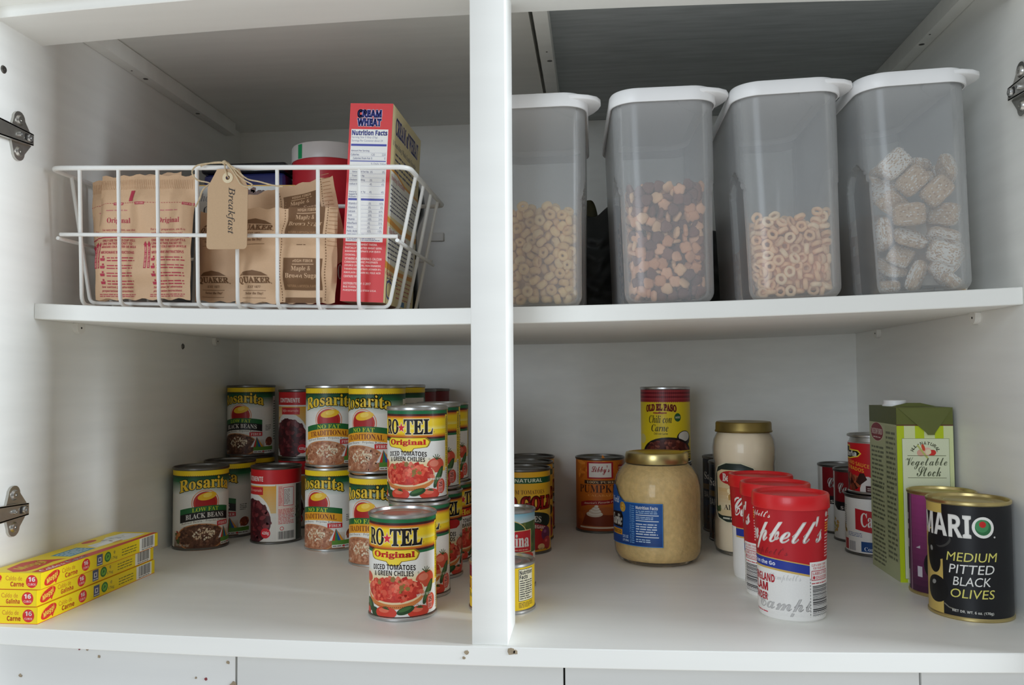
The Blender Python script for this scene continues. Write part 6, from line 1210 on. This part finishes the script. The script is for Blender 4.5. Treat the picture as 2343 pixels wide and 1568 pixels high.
# ------------------------------------------------------------------ upper right: cereal containers
def ss(a, b, x): t = max(0, min(1, (x-a)/(b-a))); return t*t*(3-2*t)
def outline(hw, dp, r, y0=0, n=12):
    P = []
    for cx, cy, a0 in ((hw-r, y0+r, -pi/2), (hw-r, y0+dp-r, 0), (-hw+r, y0+dp-r, pi/2), (-hw+r, y0+r, pi)):
        P += [(cx+r*math.cos(a0+pi/2*k/n), cy+r*math.sin(a0+pi/2*k/n)) for k in range(n+1)]
    out = []; k = len(P)     # subdivide the straight sides
    for i in range(k):
        a, b = P[i], P[(i+1) % k]; d = math.hypot(b[0]-a[0], b[1]-a[1]); q = max(1, int(d/.0024))
        for j in range(q): out.append((a[0]+(b[0]-a[0])*j/q, a[1]+(b[1]-a[1])*j/q))
    return out
CH, CD = .2130, .2100
def shell(ins):
    base = outline(.0494, CD, .026); V = []; rings = []
    zsn = [0, .0015, .004, .007, .0105, .014]+[.014+k*.0022 for k in range(1, 90)]+[CH]
    for z in zsn:
        u = z/CH; hw = .0490+.0030*ss(0, 1, u)
        rb = .013; inset = ins+(rb-math.sqrt(max(0, rb*rb-(rb-min(z+.0003, rb))**2)))
        ring = []
        for x, y in base:
            sx = x/.0494*hw; yy = y
            # move inward
            X = sx*(1-inset/hw); Y = inset+(yy)*(CD-2*inset)/CD
            if abs(x) > .030 and y < .1:
                nx = 1 if y > .026 else max(0, (abs(x)-.0234)/.026)
                dy = abs(y-.045); zt = .139
                d = (dy-.030) if z < zt-.030 else math.hypot(dy, z-(zt-.030))-.030
                k = 1-ss(-.0022, .0008, d); X -= math.copysign(.0066*k*nx, x)
            ring.append((X, Y, (z if z > 0 else ins) if ins == 0 else max(z, ins)))
        rings.append(ring)
    return rings
def container_mesh():
    A, B = shell(0), shell(.0012); m = MB()
    n = len(A[0])
    V = [p for r in A for p in r]; f = []
    for j in range(len(A)-1):
        for i in range(n): f.append((j*n+i, j*n+(i+1) % n, (j+1)*n+(i+1) % n, (j+1)*n+i))
    f.append(tuple(range(n))[::-1]); oA = len(V)
    V += [p for r in B for p in r]
    for j in range(len(B)-1):
        for i in range(n): f.append((oA+j*n+i, oA+(j+1)*n+i, oA+(j+1)*n+(i+1) % n, oA+j*n+(i+1) % n))
    f.append(tuple(oA+i for i in range(n)))
    t = (len(A)-1)*n
    for i in range(n): f.append((t+i, t+(i+1) % n, oA+t+(i+1) % n, oA+t+i))
    return m.add(V, f).mesh('body', M_FROST, 50)
def lid_mesh():
    m = MB(); L = []
    for off, z in ((.0018, .2080), (.0030, .2080), (.0034, .2090), (.0030, .2200), (.0016, .2226), (-.0030, .2232), (-.0060, .2222), (-.0085, .2196), (-.016, .2192)):
        L.append([(x, y, z-(.0035 if z < .21 else .0012)*ss(.12, .21, y)) for x, y in [(p[0]*(.0520+off)/.0520, (p[1]-CD/2)*(CD/2+off)/(CD/2)+CD/2) for p in outline(.0520, CD, .026)]])
    n = len(L[0]); V = [p for r in L for p in r]; f = []
    for j in range(len(L)-1):
        for i in range(n): f.append((j*n+i, j*n+(i+1) % n, (j+1)*n+(i+1) % n, (j+1)*n+i))
    f.append(tuple((len(L)-1)*n+i for i in range(n)))
    return m.add(V, f).mesh('lid', M_LIDW, 40)
def tab_mesh():
    pts = [(.012, .0005), (.028, -.0022), (.044, -.0014), (.056, .0030), (.0650, .0100), (.0686, .0190), (.0690, .0290), (.0665, .0400), (.0615, .0520), (.0540, .0640), (.0490, .0730), (.040, .0700), (.020, .040)]
    m = MB(); b = bmesh.new(); vs = [b.verts.new((x, y, .2158)) for x, y in pts]; f = b.faces.new(vs)
    r = bmesh.ops.extrude_face_region(b, geom=[f]); 
    for v in [g for g in r['geom'] if isinstance(g, bmesh.types.BMVert)]: v.co.z = .2208
    bmesh.ops.bevel(b, geom=[e for e in b.edges if abs(e.verts[0].co.z-e.verts[1].co.z) < 1e-6], offset=.0012, segments=2, profile=.5, affect='EDGES')
    return m.bm(b).mesh('tab', M_LIDW, 55)
KM, KL, KT = container_mesh(), lid_mesh(), tab_mesh()
CM = {}
def container(key, x, y, rz, label):
    z = zs(x); z = max(zs(x-.04), zs(x+.04)); z = (zs(x-.04)+zs(x+.04))/2+.0002
    t = thing('cereal_container', label, 'container', (x, y, z), (0, -slope(x), rz), 'frosted plastic cereal containers')
    link('body', KM, t); l = link('lid', KL, t); link('tab', KT, l)
    CM[key] = Matrix.Translation((x, y, z)) @ Matrix.Rotation(rz, 4, 'Z') @ Matrix.Rotation(-slope(x), 4, 'Y')
container('puff', .5414, .118, 0, 'frosted container half hidden by the white stile, holding plump oat rings')
container('flake', .6770, .118, .035, 'frosted container second from the stile, holding mixed brown and tan cereal shapes')
container('ring', .8025, .118, 0, 'frosted container filled under halfway with small pale oat rings')
container('biscuit', .9280, .118, 0, 'frosted container nearest the right wall, holding frosted wheat biscuits')
# ---- the cereal
def jit(c, q, a=.12): k = q.uniform(1-a, 1+a); return tuple(min(1, v*k) for v in lin(c))
def ring_mesh(R_, a, b, col, seed):
    q = random.Random(seed); m = MB(); V = []; f = []; n, k = 18, 9; ph = [q.uniform(0, 6) for _ in range(3)]
    for i in range(n):
        t = 2*pi*i/n; e = 1+.05*math.sin(2*t+ph[0])+.04*math.sin(5*t+ph[1])
        for j in range(k):
            s = 2*pi*j/k; rr = R_*e+a*math.cos(s); V.append((rr*math.cos(t), rr*math.sin(t)*(1-.08*abs(math.sin(ph[2]))), b*math.sin(s)*(1+.06*math.sin(3*t+ph[2]))))
    for i in range(n):
        for j in range(k): f.append((i*k+j, ((i+1) % n)*k+j, ((i+1) % n)*k+(j+1) % k, i*k+(j+1) % k))
    c = jit(col, q); m.add(V, f, 0, [c]*len(f)); return m.mesh('crust', M_FOOD, 80)
def clover_mesh(r, h, col, seed):
    q = random.Random(seed); n = 32; V = [(0, 0, h)]; f = []; lobes = q.choice((3, 4, 4, 5)); ph = q.uniform(0, 6); L = ((.45, h), (.8, h*.85), (1, 0), (.8, -h*.85), (.45, -h))
    for k, z in L:
        for i in range(n):
            t = 2*pi*i/n; e = r*(.80+.20*abs(math.cos(lobes*t/2+ph)))*k*(1+.03*math.sin(7*t)); V.append((e*math.cos(t), e*math.sin(t), z))
    V.append((0, 0, -h))
    for i in range(n):
        f.append((0, 1+i, 1+(i+1) % n))
        for j in range(4): f.append((1+j*n+i, 1+(j+1)*n+i, 1+(j+1)*n+(i+1) % n, 1+j*n+(i+1) % n))
        f.append((1+4*n+(i+1) % n, 1+4*n+i, len(V)-1))
    c = jit(col, q); return MB().add(V, f, 0, [c]*len(f)).mesh('crust', M_FOOD, 80)
def biscuit_mesh(seed):
    q = random.Random(seed); ph = [q.uniform(0, 6) for _ in range(5)]; bm_ = bmesh.new(); bmesh.ops.create_cube(bm_, size=2)
    bmesh.ops.subdivide_edges(bm_, edges=bm_.edges[:], cuts=17, use_grid_fill=True); raw = []
    for v in bm_.verts:
        x, y, z = v.co; n = (abs(x)**5+abs(y)**5+abs(z)**3.2)**(1/4.6); x, y, z = x/n, y/n, z/n
        rg = 1+.05*math.sin(30*y+2*x+ph[0])+.03*math.sin(47*y+ph[1])+.025*q.uniform(-1, 1)
        v.co = (x*.0155*(1+.04*math.sin(40*y+ph[3])+.02*q.uniform(-1, 1)), y*.0114*(1+.02*math.sin(9*x+ph[2])), z*.0066*rg*(1-.12*x*x))
    fr, tn, dk = lin((228, 224, 216)), lin((200, 172, 138)), lin((166, 128, 90)); K = []
    for f in bm_.faces:
        c = f.calc_center_median(); s = math.sin(c.y*3100+ph[4])+.8*math.sin(c.y*5300+c.x*300+ph[2]); pz = .62 if c.z > .001 else .12
        k = q.random(); col = fr if k < pz+.16*s else (tn if k < .86+.1*s else dk); j = q.uniform(.92, 1.05); K.append(tuple(min(1, w*j) for w in col))
    return MB().bm(bm_, 0, K).mesh('crust', M_FOOD, 80)
PCOL = [(244, 208, 146), (238, 196, 132), (248, 216, 160)]
FCOL = [(226, 168, 126), (236, 184, 146), (128, 82, 70), (112, 70, 62), (220, 160, 118), (138, 92, 78), (240, 196, 152)]
RCOL = [(244, 206, 164), (238, 196, 150), (248, 216, 178)]
PM = {'puff': [ring_mesh(.0036, .0024, .0035, PCOL[i % 3], i) for i in range(5)], 'ring': [ring_mesh(.0043, .0018, .0024, RCOL[i % 3], 20+i) for i in range(5)],
      'flake': [clover_mesh(.0068, .0022, FCOL[i % 7], 40+i) for i in range(14)], 'biscuit': [biscuit_mesh(60+i) for i in range(5)]}
META = {'puff': ('oat_ring', 'plump golden oat ring in the container half behind the stile', 'plump oat rings'), 'flake': ('cereal_shape', None, 'brown and tan cereal shapes'),
        'ring': ('small_oat_ring', 'small pale oat ring in the third container from the stile', 'small oat rings'), 'biscuit': ('wheat_biscuit', 'frosted shredded wheat biscuit in the container nearest the right wall', 'frosted wheat biscuits')}
from mathutils import Quaternion
SIM['biscuit'] += [(270, 150, 80, 92, 10, 30, 22), (210, 120, 250, 60, 70, -20, 30), (300, 170, 330, 30, 20, 80, -40)]
for key, data in SIM.items():
    nm, lb, gp = META[key]
    for row in data:
        x, y, z, w, a, b, c_ = [v/100 for v in row]
        if y < 2.6 and abs(x) > 2.2:   # follow the rounded corner of the container
            dx_, dy_ = abs(x)-2.2, 2.6-y; d_ = math.hypot(dx_, dy_); lim = 1.75 if key != 'biscuit' else 1.2
            if d_ > lim: x, y = math.copysign(2.2+dx_*lim/d_, x), 2.6-dy_*lim/d_
        if z < 1.1: y += .3*max(0, 1.1-z) if y < 1.2 else 0; x -= math.copysign(.35*max(0, 1.1-z), x) if abs(x) > 3.0 else 0; z = max(z, .62 if key != 'biscuit' else .75)
        Q = Quaternion((w, a, b, c_)).normalized()
        if (key == 'flake' and rnd.random() < .75) or (key == 'ring' and y < .9 and rnd.random() < .35):   # lying with the flat face to the wall
            Q = (Vector((rnd.gauss(0, .35), -1, rnd.gauss(0, .35))) if y < 1.2 else Vector((-1, rnd.gauss(0, .35), rnd.gauss(0, .35)))).to_track_quat('Z', 'Y') @ Quaternion((0, 0, 1), rnd.uniform(0, 6.28))
        k = rnd.randrange(len(PM[key])); o = link(nm, PM[key][k])
        o.matrix_world = CM[key] @ Matrix.LocRotScale(Vector((x/100, y/100+.0028, z/100+.0030)), Q, None)
        l2 = lb or ('dark brown flat cereal piece in the second container from the stile' if FCOL[k % 7][0] < 140 else 'tan flat cereal piece in the second container from the stile')
        tag(o, l2, 'cereal', gp+(' dark' if (lb is None and FCOL[k % 7][0] < 140) else ''))
def pile(key, side, fill, gap, cols, label, lump):
    g = gap; a, b = (-.0385+g, .0385) if side == 'L' else (-.0385, .0385-g); q = random.Random(3)
    poly = [(a, g+.0030), (b, g+.0030), (b, .0765), (.0385, .0765), (.0385, .194), (-.0385, .194), (-.0385, .0765), (a, .0765)]
    P2 = []
    for p in poly:
        if not P2 or (abs(p[0]-P2[-1][0])+abs(p[1]-P2[-1][1])) > 1e-5: P2.append(p)
    bm_ = bmesh.new(); f = bm_.faces.new([bm_.verts.new((x, y, .0095)) for x, y in P2])
    r = bmesh.ops.extrude_face_region(bm_, geom=[f])
    for v in [e for e in r['geom'] if isinstance(e, bmesh.types.BMVert)]: v.co.z = fill
    for ax, lo, hi in ((0, -.039, .039), (1, 0, .2), (2, .0095, fill)):
        p = lo+lump
        while p < hi:
            no = [0, 0, 0]; no[ax] = 1; co = [0, 0, 0]; co[ax] = p+.0003
            bmesh.ops.bisect_plane(bm_, geom=bm_.verts[:]+bm_.edges[:]+bm_.faces[:], plane_co=co, plane_no=no); p += lump
    cen = Vector((0, .11, fill/2+.004))
    for v in bm_.verts:
        k = q.uniform(0, lump*.42); d = (cen-v.co).normalized(); v.co += d*k; v.co.z = max(v.co.z, .0095)
    K = [jit(q.choice(cols), q, .2) for _ in bm_.faces]
    o = MB().bm(bm_, 0, K).build('cereal_pile', M_FOOD, None, 10); o.matrix_world = CM[key]
    tag(o, label, 'cereal', None, 'stuff')
pile('puff', 'R', .0995, .0172, PCOL, 'mass of plump oat rings filling the middle of the container by the stile', .006)
pile('flake', 'L', .1140, .0172, FCOL, 'mass of brown and tan cereal filling the middle of the second container', .006)
pile('ring', 'L', .0670, .0172, RCOL, 'mass of small oat rings filling the middle of the third container', .006)
pile('biscuit', 'L', .0950, .0340, [(196, 172, 142), (214, 204, 188), (170, 136, 100)], 'mass of wheat biscuits filling the middle of the container by the right wall', .011)
# black bag behind the containers, with an olive pouch peeping out
def bag(name, x0, x1, y, z0, top, thick, m_, label, seed, cat, amp=.006):
    q = random.Random(seed); ph = [q.uniform(0, 6) for _ in range(9)]; nx, ny = 40, 30; V = []; f = []
    for s in (-1, 1):
        for j in range(ny+1):
            for i in range(nx+1):
                u, v = i/nx, j/ny; x = x0+(x1-x0)*u; zt = top(u)
                e = min(1, u/.15, (1-u)/.15)*min(1, (1-v)/.25); e = math.sqrt(max(0, e))
                d = s*(thick/2*e*(1-.5*v)+.0004)
                w = amp*(.5*math.sin(19*u+11*v+ph[0])*math.sin(13*v+ph[1])+.35*abs(math.sin(27*u-17*v+ph[2]))+.25*math.sin(41*v+23*u+ph[3]))*min(1, v*4+.1)*e
                V.append((x, y+d+w, z0(x)+(zt-z0(x))*v))
    S = (nx+1)*(ny+1); I = lambda s, i, j: s*S+j*(nx+1)+i
    for j in range(ny):
        for i in range(nx):
            f.append((I(0, i, j), I(0, i+1, j), I(0, i+1, j+1), I(0, i, j+1))); f.append((I(1, i, j), I(1, i, j+1), I(1, i+1, j+1), I(1, i+1, j)))
    for i in range(nx): f.append((I(0, i, 0), I(1, i, 0), I(1, i+1, 0), I(0, i+1, 0))); f.append((I(0, i, ny), I(0, i+1, ny), I(1, i+1, ny), I(1, i, ny)))
    for j in range(ny): f.append((I(0, 0, j), I(0, 0, j+1), I(1, 0, j+1), I(1, 0, j))); f.append((I(0, nx, j), I(1, nx, j), I(1, nx, j+1), I(0, nx, j+1)))
    o = MB().add(V, f).build(name, m_, None, 70); return tag(o, label, cat)
def btop(u):
    x = .560+.21*u
    return .455-.0095*max(0, 1-abs(x-.603)/.03)+.012*math.exp(-((x-.622)/.016)**2)-.03*ss(.66, .77, x)
bag('plastic_bag', .560, .770, .375, lambda x: zs(x)+.0003, btop, .05, mat('black_plastic_film', (52, 54, 52), .42, noise=.2, nscale=60), 'crumpled black plastic bag on the shelf behind the cereal containers', 4, 'bag')
bag('snack_pouch', .578, .609, .425, lambda x: zs(x)+.0003, lambda u: .482-.05*(abs(u-.5)*2)**3, .022, mat('dark_olive_film', (62, 58, 24), .3, noise=.5, nscale=50), 'dark olive pouch tip peeping above the black bag', 6, 'pouch', .001)
